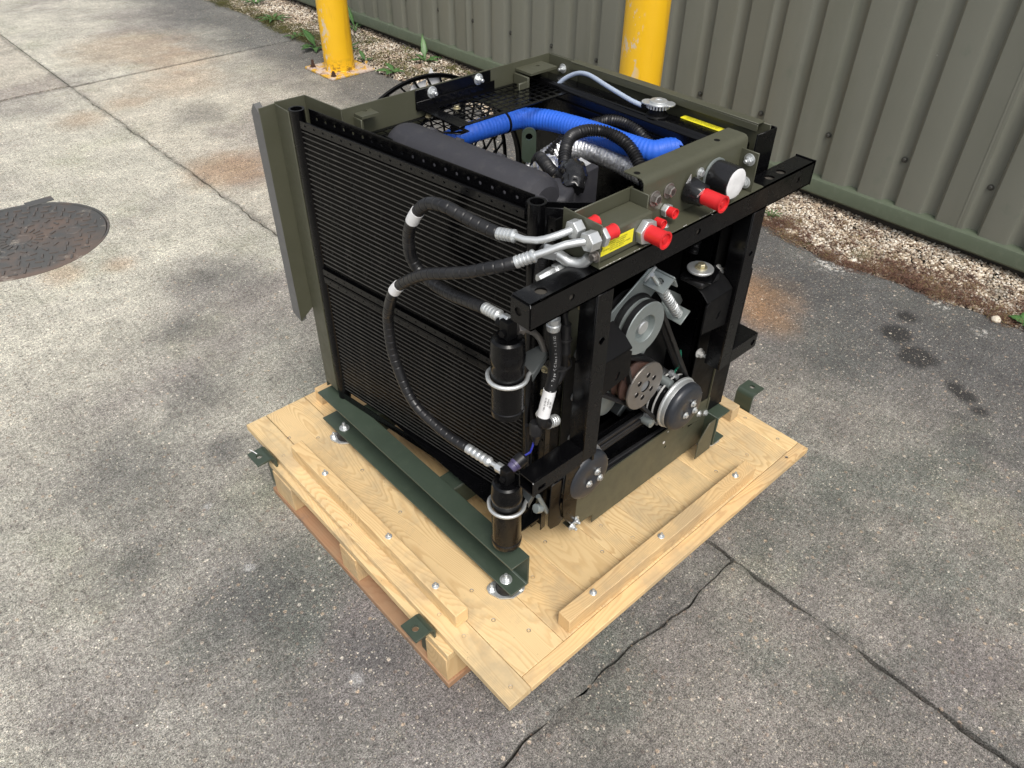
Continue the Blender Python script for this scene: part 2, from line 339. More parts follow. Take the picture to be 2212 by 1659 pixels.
# ------------------------------------------------------------------ geometry helpers
class G:
    def __init__(s): s.v = []; s.f = []; s.sm = []
    def add(s, vs, fs, smooth=False):
        b = len(s.v); s.v += [tuple(v) for v in vs]; s.f += [tuple(b+i for i in f) for f in fs]; s.sm += [smooth]*len(fs); return s
    def box(s, x0, x1, y0, y1, z0, z1):
        vs = [(x, y, z) for x in (x0, x1) for y in (y0, y1) for z in (z0, z1)]
        return s.add(vs, [(0, 1, 3, 2), (4, 6, 7, 5), (0, 4, 5, 1), (2, 3, 7, 6), (0, 2, 6, 4), (1, 5, 7, 3)])
    def obox(s, p0, p1, w, h, up=(0, 0, 1)):
        """bar from p0 to p1, width w sideways, height h along up"""
        p0, p1, up = Vector(p0), Vector(p1), Vector(up); d = (p1-p0).normalized(); sd = d.cross(up).normalized(); u = sd.cross(d)
        vs = [p+sd*a*w/2+u*b*h/2 for p in (p0, p1) for a in (-1, 1) for b in (-1, 1)]
        return s.add(vs, [(0, 1, 3, 2), (4, 6, 7, 5), (0, 4, 5, 1), (2, 3, 7, 6), (0, 2, 6, 4), (1, 5, 7, 3)])
    def lathe(s, prof, p, d, n=24, smooth=True, capa=True, capb=True, rot=0.0):
        """profile [(t along d, r)] about axis through p"""
        p, d = Vector(p), Vector(d).normalized(); a = d.orthogonal().normalized(); b = d.cross(a)
        if abs(d.z) > .99: a, b = Vector((1, 0, 0)), d.cross(Vector((1, 0, 0)))
        base = len(s.v)
        for t, r in prof:
            for i in range(n):
                an = 2*PI*i/n+rot; s.v.append(tuple(p+d*t+(a*math.cos(an)+b*math.sin(an))*r))
        m = len(prof)
        for j in range(m-1):
            for i in range(n):
                i2 = (i+1) % n; s.f.append((base+j*n+i, base+j*n+i2, base+(j+1)*n+i2, base+(j+1)*n+i)); s.sm.append(smooth)
        if capa: s.f.append(tuple(base+i for i in reversed(range(n)))); s.sm.append(False)
        if capb: s.f.append(tuple(base+(m-1)*n+i for i in range(n))); s.sm.append(False)
        return s
    def cyl(s, p0, p1, r, n=20, r2=None, smooth=True, rot=0.0):
        p0, p1 = Vector(p0), Vector(p1); L = (p1-p0).length
        return s.lathe([(0, r), (L, r if r2 is None else r2)], p0, p1-p0, n, smooth, rot=rot)
    def tube(s, pts, r, n=12, step=.012, rf=None, cap=True, raw=False):
        P = [Vector(p) for p in pts] if raw else smooth_path(pts, step)
        L = [0.0]
        for i in range(1, len(P)): L.append(L[-1]+(P[i]-P[i-1]).length)
        t = (P[1]-P[0]).normalized(); a = t.orthogonal().normalized(); base = len(s.v)
        for i, p in enumerate(P):
            tt = ((P[min(i+1, len(P)-1)]-P[max(i-1, 0)])).normalized()
            a = (a-tt*a.dot(tt)).normalized(); b = tt.cross(a)
            rr = rf(L[i], L[-1]) if rf else r
            for k in range(n):
                an = 2*PI*k/n; s.v.append(tuple(p+(a*math.cos(an)+b*math.sin(an))*rr))
        for j in range(len(P)-1):
            for k in range(n):
                k2 = (k+1) % n; s.f.append((base+j*n+k, base+j*n+k2, base+(j+1)*n+k2, base+(j+1)*n+k)); s.sm.append(True)
        if cap:
            s.f.append(tuple(base+i for i in reversed(range(n)))); s.sm.append(False)
            s.f.append(tuple(base+(len(P)-1)*n+i for i in range(n))); s.sm.append(False)
        return s
    def plate(s, outer, holes, O, U, V, th):
        """flat plate: 2-D outline with holes in the (U,V) plane at O, thickness th along U x V"""
        O, U, V = Vector(O), Vector(U).normalized(), Vector(V).normalized(); N = U.cross(V)
        loops = [outer]+list(holes); flat = [p for l in loops for p in l]
        tris = geometry.tessellate_polygon([[Vector((x, y, 0)) for x, y in l] for l in loops])
        b = len(s.v); n = len(flat)
        for k in (0, 1):
            for x, y in flat: s.v.append(tuple(O+U*x+V*y+N*th*k))
        for t in tris:
            x = [flat[i] for i in t]; ar = (x[1][0]-x[0][0])*(x[2][1]-x[0][1])-(x[2][0]-x[0][0])*(x[1][1]-x[0][1])
            t = t if ar > 0 else t[::-1]
            s.f.append((b+n+t[0], b+n+t[1], b+n+t[2])); s.sm.append(False)
            s.f.append((b+t[2], b+t[1], b+t[0])); s.sm.append(False)
        o = 0
        for l in loops:
            m = len(l)
            for i in range(m):
                j = (i+1) % m; s.f.append((b+o+i, b+o+j, b+n+o+j, b+n+o+i)); s.sm.append(False)
            o += m
        return s
    def rib(s, prof, p0, p1, closed=False, side=None):
        pass
def circ(cx, cy, r, n=16, a0=0): return [(cx+r*math.cos(2*PI*i/n+a0), cy+r*math.sin(2*PI*i/n+a0)) for i in range(n)]
def rrect(x0, y0, x1, y1, r, n=4):
    o = []
    for cx, cy, a in ((x1-r, y0+r, -PI/2), (x1-r, y1-r, 0), (x0+r, y1-r, PI/2), (x0+r, y0+r, PI)):
        for i in range(n+1): an = a+PI/2*i/n; o.append((cx+r*math.cos(an), cy+r*math.sin(an)))
    return o
def smooth_path(pts, step=.012):
    P = [Vector(p) for p in pts]
    if len(P) == 2:
        k = max(1, int((P[1]-P[0]).length/step)); return [P[0].lerp(P[1], i/k) for i in range(k+1)]
    Q = [P[0]*2-P[1]]+P+[P[-1]*2-P[-2]]; out = []
    for i in range(1, len(Q)-2):
        p0, p1, p2, p3 = Q[i-1:i+3]; k = max(1, int((p2-p1).length/step))
        for j in range(k):
            t = j/k; out.append(.5*((2*p1)+(p2-p0)*t+(2*p0-5*p1+4*p2-p3)*t*t+(3*p1-p0-3*p2+p3)*t**3))
    out.append(P[-1]); return out

WM = {}
def put(o, parent, mat=None, world=None):
    COL.objects.link(o)
    w = world if world is not None else Matrix.Identity(4)
    if parent is not None:
        o.parent = parent; o.matrix_parent_inverse = WM[parent.name].inverted()
    o.matrix_basis = w
    WM[o.name] = w
    if mat is not None:
        o.data.materials.clear(); o.data.materials.append(M[mat] if isinstance(mat, str) else mat)
    return o
def mesh(g, name):
    me = bpy.data.meshes.new(name); me.from_pydata(g.v, [], g.f); me.polygons.foreach_set('use_smooth', g.sm); me.update(); me.set_sharp_from_angle(angle=math.radians(34)); return me
def part(name, g, mat, parent, bevel=0.0, label=None, kind=None, seg=1):
    o = bpy.data.objects.new(name, mesh(g, name)); put(o, parent, mat)
    if bevel:
        b = o.modifiers.new('bevel', 'BEVEL'); b.width = bevel; b.segments = seg; b.limit_method = 'ANGLE'; b.angle_limit = math.radians(40); b.harden_normals = False
    if label: o['label'] = label
    if kind: o['kind'] = kind
    return o
def thing(name, label, cat, loc, group=None, kind=None):
    o = bpy.data.objects.new(name, None); o.empty_display_size = .1
    put(o, None, None, Matrix.Translation(loc))
    if kind: o['kind'] = kind
    else: o['label'] = label; o['category'] = cat
    if group: o['group'] = group
    return o
def place(name, me, parent, pos, d=(0, 0, 1), spin=0.0, s=1.0, mat=None):
    """shared-mesh copy with its local Z along d"""
    q = Vector(d).to_track_quat('Z', 'Y').to_matrix().to_4x4()
    w = Matrix.Translation(pos) @ q @ Matrix.Rotation(spin, 4, 'Z') @ Matrix.Scale(s, 4)
    o = bpy.data.objects.new(name, me); put(o, parent, None, w)
    return o
def shared(name, g, mat):
    me = mesh(g, name); me.materials.append(M[mat]); return me

# shared fasteners (local Z is outwards)
def hexbolt(r=.0075, h=.006, washer=.0115, stud=0.0):
    g = G(); z = 0
    if washer: g.lathe([(0, washer), (.0016, washer), (.002, washer-.0006)], (0, 0, 0), (0, 0, 1), 18); z = .002
    g.lathe([(z, r), (z+h*.85, r), (z+h, r*.86)], (0, 0, 0), (0, 0, 1), 6, False)
    if stud: g.lathe([(z+h, r*.5), (z+h+stud, r*.5), (z+h+stud+.001, r*.4)], (0, 0, 0), (0, 0, 1), 10)
    else: g.lathe([(z+h, r*.6), (z+h-.0008, r*.5)], (0, 0, 0), (0, 0, 1), 12)
    return g
ME = {
    'bolt': shared('hex_bolt', hexbolt(), 'zinc'),
    'nut': shared('nut_and_stud', hexbolt(stud=.007), 'zinc'),
    'bigbolt': shared('large_hex_bolt', hexbolt(.0098, .009, .0145), 'steel'),
    'darkbolt': shared('dark_hex_bolt', hexbolt(.007, .006, .011), 'aluminium'),
    'goldbolt': shared('gold_hex_bolt', hexbolt(.006, .005, .009), 'gold'),
    'screw': shared('countersunk_screw', G().lathe([(.0004, .0048), (-.0006, .0028), (-.0006, .001)], (0, 0, 0), (0, 0, 1), 10, capa=False), 'steel'),
    'rivet': shared('rivet', G().lathe([(0, .0032), (.0012, .0026), (.0018, .001)], (0, 0, 0), (0, 0, 1), 8), 'gold'),
    'coach': shared('coach_screw', hexbolt(.0055, .004, .0085, .006), 'zinc'),
}
BIAS = .8
def text(s, size, parent, mat, pos, U, V, name='lettering', spacing=1.0, extr=.0002):
    cu = bpy.data.curves.new('lettering', 'FONT'); cu.body = s; cu.size = size; cu.align_x = 'CENTER'; cu.align_y = 'CENTER'; cu.space_line = spacing; cu.resolution_u = 2
    to = bpy.data.objects.new('tmp', cu); COL.objects.link(to)
    me = bpy.data.meshes.new_from_object(to.evaluated_get(bpy.context.evaluated_depsgraph_get()))
    bpy.data.objects.remove(to); bpy.data.curves.remove(cu)
    U, V = Vector(U).normalized(), Vector(V).normalized(); N = U.cross(V)
    w = Matrix(((U.x, V.x, N.x, pos[0]), (U.y, V.y, N.y, pos[1]), (U.z, V.z, N.z, pos[2]), (0, 0, 0, 1)))
    me.transform(w)
    o = bpy.data.objects.new(name, me); put(o, parent, mat); return o

# ================================================================== SETTING
def jag(p0, p1, amp=.006, step=.03, seed=0, inward=None):
    r = random.Random(seed); p0, p1 = Vector(p0), Vector(p1); n = max(2, int((p1-p0).length/step)); d = (p1-p0).normalized(); nn = Vector((-d.y, d.x)); out = []; w = 0
    for i in range(n):
        w = w*.72+r.uniform(-amp, amp)*.6
        if r.random() < .05: w -= amp*1.2*(1 if inward is None else inward)*0.8
        out.append(tuple(p0.lerp(p1, i/n)+nn*w))
    return out
ground = bpy.data.objects.new('ground', mesh(G().add([(-40, -40, -.024), (60, -40, -.024), (60, 60, -.024), (-40, 60, -.024)], [(0, 1, 2, 3)]), 'ground'))
put(ground, None, 'dirt'); ground['kind'] = 'structure'
def warp(poly):
    o = []
    for x, y in poly:
        if abs(x-.75) < .06: x += .0065*math.sin(y*9.1+1)*math.sin(y*3.3)+.0045*math.sin(y*23+2)+.0025*math.sin(y*61)
        if abs(y+.034) < .02 and x < .78: y += .010*math.sin(x*6.2+.5)+.0050*math.sin(x*19+1)+.0028*math.sin(x*53)
        o.append((x, y))
    return o
def slab(poly, mat):
    poly = warp(poly)
    g = G().plate(poly, [], (0, 0, -.022), (1, 0, 0), (0, 1, 0), .022)
    return part('concrete_slab', g, mat, ground, .0035, seg=2)
# slab A: left, between the joints y=-0.03 and y=4.93 (with the hole for the manhole)
MH = Vector((-.115, 3.035)); MR = .345
def slabA():
    o = jag((-6, -.031), (.7575, -.031), .0035, .018, 1)+jag((.7575, -.031), (.706, 4.915), .004, .02, 2)+jag((.700, 4.915), (-6, 4.90), .012, .06, 3)+[(-6, 4.9)]
    hole = [(MH.x+(MR+.012)*math.cos(a), MH.y+(MR+.012)*math.sin(a)) for a in np.linspace(0, 2*PI, 49)[:-1]]
    return G().plate(warp(o), [hole], (0, 0, -.022), (1, 0, 0), (0, 1, 0), .022)
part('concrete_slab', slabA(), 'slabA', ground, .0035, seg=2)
slab(jag((-6, -6), (.752, -6), .0, 1, 4)+jag((.757, -6), (.757, -.040), .004, .02, 5)+jag((.757, -.0375), (-6, -.0365), .0035, .018, 6)+[(-6, -.037)], 'slabB')
RE = [(2.47, -6), (2.47, -.6), (2.455, -.1), (2.435, .15), (2.42, .34), (2.37, .57), (2.39, .75), (2.44, 1.0), (2.42, 1.6), (2.38, 3.0), (2.33, 3.9), (2.33, 4.9)]
def redge(pts, seed):
    o = []
    for i in range(len(pts)-1): o += jag(pts[i], pts[i+1], .010, .05, seed+i)
    return o+[pts[-1]]
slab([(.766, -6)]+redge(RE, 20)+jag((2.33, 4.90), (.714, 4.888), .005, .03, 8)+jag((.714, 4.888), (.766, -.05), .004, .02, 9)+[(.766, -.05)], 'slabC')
slab(jag((-6, 4.945), (.706, 4.945), .010, .06, 10)+[(.706, 4.945), (.706, 14), (-6, 14)], 'slabB')
slab(jag((.716, 4.912), (2.33, 4.912), .005, .03, 12)+redge([(2.33, 4.912), (2.35, 5.7), (2.34, 6.3), (2.1, 7.2), (1.9, 8.5), (1.9, 14)], 40)+[(.716, 14)], 'slabA')
# crumbs of broken cement lying in the joints
def ico():
    t = (1+5**.5)/2
    v = np.array([(-1, t, 0), (1, t, 0), (-1, -t, 0), (1, -t, 0), (0, -1, t), (0, 1, t), (0, -1, -t), (0, 1, -t), (t, 0, -1), (t, 0, 1), (-t, 0, -1), (-t, 0, 1)], float)/math.hypot(1, t)
    f = np.array([(0, 11, 5), (0, 5, 1), (0, 1, 7), (0, 7, 10), (0, 10, 11), (1, 5, 9), (5, 11, 4), (11, 10, 2), (10, 7, 6), (7, 1, 8), (3, 9, 4), (3, 4, 2), (3, 2, 6), (3, 6, 8), (3, 8, 9), (4, 9, 5), (2, 4, 11), (6, 2, 10), (8, 6, 7), (9, 8, 1)])
    return v, f
def pebbles(name, pos, size, tone, mat, parent=None, flat=.62):
    v, f = ico(); n = len(pos)
    jit = rng.uniform(.72, 1.18, (n, 12, 1)); sc = size[:, None, None]*np.stack([rng.uniform(.8, 1.3, n), rng.uniform(.7, 1.0, n), rng.uniform(flat*.7, flat*1.2, n)], 1)[:, None, :]
    a = rng.uniform(0, 2*PI, n); ti = rng.uniform(-.5, .5, n)
    V = v[None]*jit*sc
    ct, st = np.cos(ti)[:, None], np.sin(ti)[:, None]
    y, z = V[:, :, 1]*ct-V[:, :, 2]*st, V[:, :, 1]*st+V[:, :, 2]*ct
    ca, sa = np.cos(a)[:, None], np.sin(a)[:, None]
    X = V[:, :, 0]*ca-y*sa+pos[:, None, 0]; Y = V[:, :, 0]*sa+y*ca+pos[:, None, 1]; Z = z+pos[:, None, 2]
    P = np.stack([X, Y, Z], 2).reshape(-1, 3); F = (f[None]+(np.arange(n)*12)[:, None, None]).reshape(-1, 3)
    return raw_mesh(name, P, F, np.repeat(tone, 12), mat, parent, True)
def raw_mesh(name, P, F, tone, mat, parent=None, smooth=False):
    me = bpy.data.meshes.new(name); k = F.shape[1]
    me.vertices.add(len(P)); me.vertices.foreach_set('co', P.astype(np.float32).ravel())
    me.loops.add(F.size); me.loops.foreach_set('vertex_index', F.astype(np.int32).ravel())
    me.polygons.add(len(F)); me.polygons.foreach_set('loop_start', np.arange(0, F.size, k, dtype=np.int32))
    me.polygons.foreach_set('use_smooth', np.full(len(F), smooth)); 
    me.update(calc_edges=True)
    at = me.attributes.new('tone', 'FLOAT', 'POINT'); at.data.foreach_set('value', tone.astype(np.float32))
    o = bpy.data.objects.new(name, me); put(o, parent, mat); return o
cr = []
for _ in range(420):
    k = random.random()
    if k < .35: cr.append((random.uniform(-.9, .75), -.033+random.gauss(0, .008)))
    elif k < .7: cr.append((.755+random.gauss(0, .008), random.uniform(-1.2, .15)))
    elif k < .8: cr.append((.71+random.gauss(0, .012), random.uniform(2.3, 4.9)))
    else: cr.append((random.uniform(-.2, 1.3)+random.gauss(0, .1), 4.925+random.gauss(0, .016)))
cr = np.array(cr); o = pebbles('joint_grit', np.c_[cr, np.full(len(cr), -.010)+rng.uniform(0, .008, len(cr))], rng.uniform(.0015, .0055, len(cr)), rng.uniform(.0, .6, len(cr)), 'gravel', ground); o['kind'] = 'stuff'
# loose grit scattered on the slabs
n = 900; lp = np.c_[rng.uniform(-1.4, 2.3, n), rng.uniform(-1.2, 4.8, n), np.full(n, .0008)]
ok = ~((lp[:, 0] > -.1) & (lp[:, 0] < 1.2) & (lp[:, 1] > -.0) & (lp[:, 1] < 1.2)); lp = lp[ok]
o = pebbles('loose_grit', lp, rng.uniform(.0008, .0026, len(lp))*np.where(rng.random(len(lp)) < .04, 1.7, 1), rng.uniform(.2, 1.0, len(lp)), 'gravel', None, .45); o['kind'] = 'stuff'

# gravel strip against the wall
def edge_x(y):
    ys = np.array([p[1] for p in RE]+[5.7, 6.3, 7.2, 8.5, 14]); xs = np.array([p[0] for p in RE]+[2.35, 2.34, 2.1, 1.9, 1.9]); return np.interp(y, ys, xs)
gb = G().add([(1.8, -6, -.014), (2.86, -6, -.014), (2.86, 14, -.014), (1.8, 14, -.014)], [(0, 1, 2, 3)])
gbo = bpy.data.objects.new('gravel_bed', mesh(gb, 'gravel_bed')); put(gbo, None, 'dirt'); gbo['kind'] = 'structure'
def strip(y0, y1, spacing, r0, r1):
    n = int((y1-y0)*.5/spacing**2); y = rng.uniform(y0, y1, n); x0 = edge_x(y)+.006; x = x0+(2.845-x0)*rng.random(n)
    near = np.clip((x-x0)/.05, 0, 1)
    h = -.010+near*.012+.012*np.sin(x*9+1)*np.sin(y*7)*.4+rng.uniform(-.003, .006, n)
    t = np.clip(.12+rng.beta(1.7, 1.1, n)+.12*np.sin(y*5)*np.cos(x*11), 0, 1)
    return np.c_[x, y, h], rng.uniform(r0, r1, n), t
parts_ = [strip(-1.3, 1.7, .0076, .0040, .0080), strip(1.7, 3.2, .0105, .005, .009), strip(3.2, 7.5, .0100, .005, .0085)]
pos = np.concatenate([p[0] for p in parts_]); sz = np.concatenate([p[1] for p in parts_]); tn = np.concatenate([p[2] for p in parts_])
big = rng.random(len(sz)) < .012; sz = np.where(big, sz*2.0, sz)
o = pebbles('gravel', pos, sz, tn, 'gravel'); o['kind'] = 'stuff'
# tufts: small leaf faces in clumps
def tufts(name, centres, count, spread, h, leaf, mat, kind='stuff', up=.6):
    P = []; F = []; T = []; b = 0
    for (cx, cy, s) in centres:
        tone0 = random.random()*.5
        for _ in range(int(count*s)):
            a = random.uniform(0, 2*PI); rr = spread*s*math.sqrt(random.random()); x = cx+rr*math.cos(a); y = cy+rr*math.sin(a)*1.3
            z = .001+h*s*random.random()*max(.15, 1-(rr/(spread*s))**2)
            q = random.uniform(0, 2*PI); l = leaf*random.uniform(.5, 1.4); dx, dy = math.cos(q), math.sin(q); tz = random.uniform(-.2, 1)*l*up
            P += [(x, y, z), (x+dx*l*.5-dy*l*.2, y+dy*l*.5+dx*l*.2, z+tz*.6), (x+dx*l, y+dy*l, z+tz), (x+dx*l*.5+dy*l*.2, y+dy*l*.5-dx*l*.2, z+tz*.6)]
            F.append((b, b+1, b+2, b+3)); b += 4; t = min(1, max(0, tone0+random.gauss(.3, .22))); T += [t]*4
    o = raw_mesh(name, np.array(P), np.array(F), np.array(T), mat); o['kind'] = kind; return o
cs = []
for _ in range(330):
    y = random.uniform(-1.2, 1.35); x = float(edge_x(y))+abs(random.gauss(.02, .085)); cs.append((x, y, random.uniform(.5, 1.4)))
for _ in range(200): y = random.uniform(-.9, 1.5); cs.append((random.uniform(2.48, 2.78), y, random.uniform(.4, 1.0)))
tufts('dry_sedum_mat', cs, 300, .034, .022, .006, 'sedum')
cs = []
for _ in range(170):
    y = random.uniform(4.6, 7.2); cs.append((float(edge_x(y))+abs(random.gauss(.05, .09)), y, random.uniform(.8, 2.0)))
for _ in range(12): y = random.uniform(.3, 1.35); cs.append((float(edge_x(y))+random.uniform(.02, .2), y, random.uniform(.3, .7)))
tufts('moss_patch', cs, 220, .045, .018, .008, 'moss')
cs = [(random.uniform(2.40, 2.78), random.uniform(3.3, 5.2), random.uniform(.5, 1.2)) for _ in range(130)]
tufts('low_ground_cover', cs, 70, .05, .03, .014, 'moss')
# dry grass stalks
P = []; F = []; T = []; b = 0
for _ in range(330):
    k = random.random()
    if k < .25: x, y = 2.48+random.gauss(0, .02), .52+random.gauss(0, .03)
    elif k < .35: x, y = 2.52+random.gauss(0, .02), .98+random.gauss(0, .02)
    elif k < .6: x, y = random.uniform(2.4, 2.78), random.uniform(-.8, 1.5)
    else: x, y = random.uniform(2.4, 2.8), random.uniform(3.4, 6.5)
    hh = random.uniform(.02, .09)*(1.3 if y > 3 else 1); q = random.uniform(0, 2*PI); ln = hh*random.uniform(.2, .9); w = .0010
    pr = None; tt = random.random()
    for i in range(5):
        s = i/4; c = (x+math.cos(q)*ln*s*s, y+math.sin(q)*ln*s*s, hh*(s-.25*s*s)); ww = w*(1-s*.8)
        P += [(c[0]-math.sin(q)*ww, c[1]+math.cos(q)*ww, c[2]), (c[0]+math.sin(q)*ww, c[1]-math.cos(q)*ww, c[2])]; T += [tt]*2
        if i: F.append((b-2, b-1, b+1, b))
        b += 2
o = raw_mesh('dry_grass_stalks', np.array(P), np.array(F), np.array(T), 'straw'); o['kind'] = 'stuff'
# pale stones lying on the gravel
for (x, y, s, lab, m) in ((2.600, 3.70, .034, 'large white stone lying on the gravel in front of the tall weed', .95), (2.59, 3.79, .036, 'large dull brown stone on the gravel beside the white stone', .35), (2.44, -.045, .022, 'pale stone on the gravel edge near the right side of the photo', .9)):
    o = pebbles('stone', np.array([[x, y, .008]]), np.array([s]), np.array([m]), 'gravel', None, .6); o['label'] = lab; o['category'] = 'stone'
    b_ = o.modifiers.new('chamfer', 'BEVEL'); b_.width = s*.12; b_.segments = 1
    o.data.polygons.foreach_set('use_smooth', [False]*len(o.data.polygons))

# broad-leaved weeds
def weed(x, y, leaves, lab):
    t = thing('weed', lab, 'weed', (x, y, 0), 'weeds growing in the gravel')
    for (az, ln, wd, rise, droop) in leaves:
        P = []; F = []; T = []; n = 8
        for i in range(n+1):
            s = i/n; r = ln*s*math.cos(rise*(1-s*.3)); z = .006+ln*math.sin(rise)*s-droop*ln*s*s
            w = wd*math.sin(PI*min(1, s*1.0)**.8)*(.5+.5*s if s < .3 else 1)*(1+.10*math.sin(s*19+az)) if s < 1 else .0
            w = max(w, .0015)
            for k, (u, dz) in enumerate(((-1, .25), (-.5, .1), (0, 0), (.5, .1), (1, .25))):
                P.append((x+math.cos(az)*r-math.sin(az)*w*u, y+math.sin(az)*r+math.cos(az)*w*u, max(.004, z+w*dz+.002*math.sin(s*25+u*5)))); T.append(.5+.35*(u == 0)+.15*math.sin(az*3)+random.uniform(-.1, .1))
            if i:
                b = (i-1)*5
                for k in range(4): F.append((b+k, b+k+1, b+k+6, b+k+5))
        o = raw_mesh('leaf', np.array(P), np.array(F), np.array(T), 'leaf', t, True)
        so = o.modifiers.new('thick', 'SOLIDIFY'); so.thickness = .0012
L = lambda az, ln, wd, rise=.5, droop=.25: (math.radians(az), ln, wd, rise, droop)
weed(2.40, 3.80, [L(150, .13, .032, .35, .2), L(210, .12, .030, .5, .3), L(100, .10, .022, .9, .3), L(20, .07, .018, .4, .2), L(300, .08, .02, .5, .3)], 'wide leaved dock plant on the slab edge in front of the yellow post plate')
weed(2.70, 3.86, [L(60, .17, .022, 1.35, .1), L(200, .14, .020, .6, .3), L(170, .13, .018, .5, .3), L(330, .13, .024, .5, .35), L(285, .12, .02, .5, .3), L(110, .09, .016, .8, .3)], 'weed with one tall upright leaf growing beside the wall')
weed(2.39, 4.13, [L(190, .08, .02, .8, .3), L(90, .09, .018, 1.1, .2), L(330, .06, .014, .6, .3)], 'small weed at the back corner of the yellow post plate')
weed(2.30, 4.62, [L(100, .17, .032, 1.0, .2), L(200, .16, .030, .4, .25), L(240, .14, .025, .35, .3), L(170, .12, .024, .5, .3), L(290, .12, .02, .3, .3)], 'leafy dock plant behind the left side of the yellow post')
weed(2.42, 4.40, [L(0, .12, .014, .7, .3), L(60, .14, .013, 1.0, .3), L(300, .10, .012, .6, .3), L(110, .1, .012, .7, .3)], 'narrow leaved weed just right of the yellow post')
weed(2.76, 4.82, [L(90, .24, .018, 1.35, .1), L(10, .15, .014, 1.0, .3), L(190, .14, .014, .6, .3), L(240, .14, .016, .5, .3), L(320, .12, .012, .8, .3), L(130, .12, .012, .8, .3)], 'tall spiky weed against the base of the wall')
weed(2.42, 5.45, [L(a, .15, .013, .5, .35) for a in (0, 50, 95, 140, 190, 230, 275, 320)], 'star shaped weed in the moss at the edge of the slab')
weed(2.55, 6.0, [L(a, .14, .016, .6, .3) for a in (20, 80, 150, 200, 260, 320)], 'weed in the middle of the far gravel')
weed(2.33, 4.95, [L(a, .10, .012, .4, .3) for a in (10, 70, 160, 220, 300)], 'pale low weed at the slab edge left of the dock plant')
weed(2.49, -.135, [L(100, .07, .024, .5, .3), L(20, .08, .026, .5, .3), L(200, .06, .02, .5, .3), L(300, .07, .02, .5, .3)], 'bright green weed at the right edge of the photo')
weed(2.52, .99, [L(a, .055, .0035, .9, .4) for a in (0, 40, 90, 130, 180, 220, 260, 310)], 'tiny grassy weed on the gravel behind the right tube end')

# corrugated wall
wl = thing('corrugated_wall', 'grey green corrugated steel wall with a green base flashing running along the gravel', 'wall', (2.8, 1, 0))
def sheet(y0, n, x=2.80, z0=.118, z1=3.2, p=.1797):
    prof = []
    for i in range(n):
        yb = y0+i*p
        prof += [(yb, 0), (yb+.098, 0), (yb+.106, .006), (yb+.112, .024), (yb+.120, .028), (yb+.150, .028), (yb+.158, .024), (yb+.1705, .004)]
    prof.append((y0+n*p+.012, 0))
    g = G(); b = 0
    vs = []
    for y, d in prof: vs += [(x+d, y, z0), (x+d, y, z1), (x+d+.0012, y, z0), (x+d+.0012, y, z1)]
    fs = []
    for i in range(len(prof)-1):
        a = i*4; c = a+4; fs += [(a, a+1, c+1, c), (a+2, c+2, c+3, a+3), (a, c, c+2, a+2), (a+1, a+3, c+3, c+1)]
    g.add(vs, fs); return g
Y0 = .253-.135-.1797*11
for s_ in range(8): part('cladding_sheet', sheet(Y0+s_*.1797*6, 6, 2.80-(s_ % 2)*.0015), 'wall', wl, .004, seg=2)
# flashing: sloped ledge under the sheets, an upright face and a drip lip
prof = [(2.845, .132), (2.800, .126), (2.787, .120), (2.785, .116), (2.785, .058), (2.793, .048), (2.845, .046)]
for a_, b_ in ((-2.0, 1.9), (1.9, 4.4), (4.4, 7.2)):
    g = G(); vs = [(x, y, z) for y in (a_+.001, b_-.001) for x, z in prof]; m = len(prof)
    g.add(vs, [(i, i+1, m+i+1, m+i) for i in range(m-1)]+[(m-1, 0, m, 2*m-1), tuple(range(m))[::-1], tuple(range(m, 2*m))]); part('base_flashing', g, 'trim', wl, .002)
part('plinth', G().box(2.85, 3.2, -2, 7.4, -.02, .14), 'dirt', wl)
wsc = shared('wall_screw', G().lathe([(0, .013), (.003, .013), (.0035, .0095), (.009, .009), (.0115, .006)], (0, 0, 0), (0, 0, 1), 14), 'wallbolt')
for i in range(-7, 16): 
    y = .253+i*.3594
    if -1.5 < y < 7: place('cladding_screw', wsc, wl, (2.8275, y, .318), (-1, 0, 0))
    if -1.5 < y < 7: place('cladding_screw', wsc, wl, (2.8275, y+.1797, 1.5), (-1, 0, 0))

# yellow posts
def bollard(x, y, lab, R=.0985, H=1.35):
    t = thing('yellow_post', lab, 'post', (x, y, 0), 'yellow guard posts')
    def lp(name, g, mat, bev=0):
        o = bpy.data.objects.new(name, mesh(g, name)); put(o, t, mat, Matrix.Translation((x, y, 0)))
        if bev: b = o.modifiers.new('bevel', 'BEVEL'); b.width = bev; b.segments = 2; b.limit_method = 'ANGLE'
        return o
    lp('post', G().lathe([(0.012, R+.006), (.018, R), (H*.5, R), (H, R), (H+.02, R*.96), (H+.035, R*.8), (H+.04, 0.02)], (0, 0, 0), (0, 0, 1), 48), 'yellow')
    h = .168; lp('base_plate', G().plate([(-h, -h), (h, -h), (h, h), (-h, h)], [], (0, 0, .001), (1, 0, 0), (0, 1, 0), .014), 'plate', .003)
    for dx, dy in ((-1, -1), (1, -1), (1, 1), (-1, 1)):
        lp('anchor_bolt', G().lathe([(.015, .021), (.018, .021), (.018, .0155), (.034, .0155), (.034, .010), (.045 if dx*dy > 0 else .060, .010)], (dx*.128, dy*.128, 0), (0, 0, 1), 6, False), 'plate' if dx > 0 else 'rust')
bollard(2.175, 4.105, 'yellow painted steel post with a flaking base plate, standing left of the machine')
bollard(2.28, 1.655, 'thick yellow steel post standing directly behind the machine', R=.0955, H=1.6)

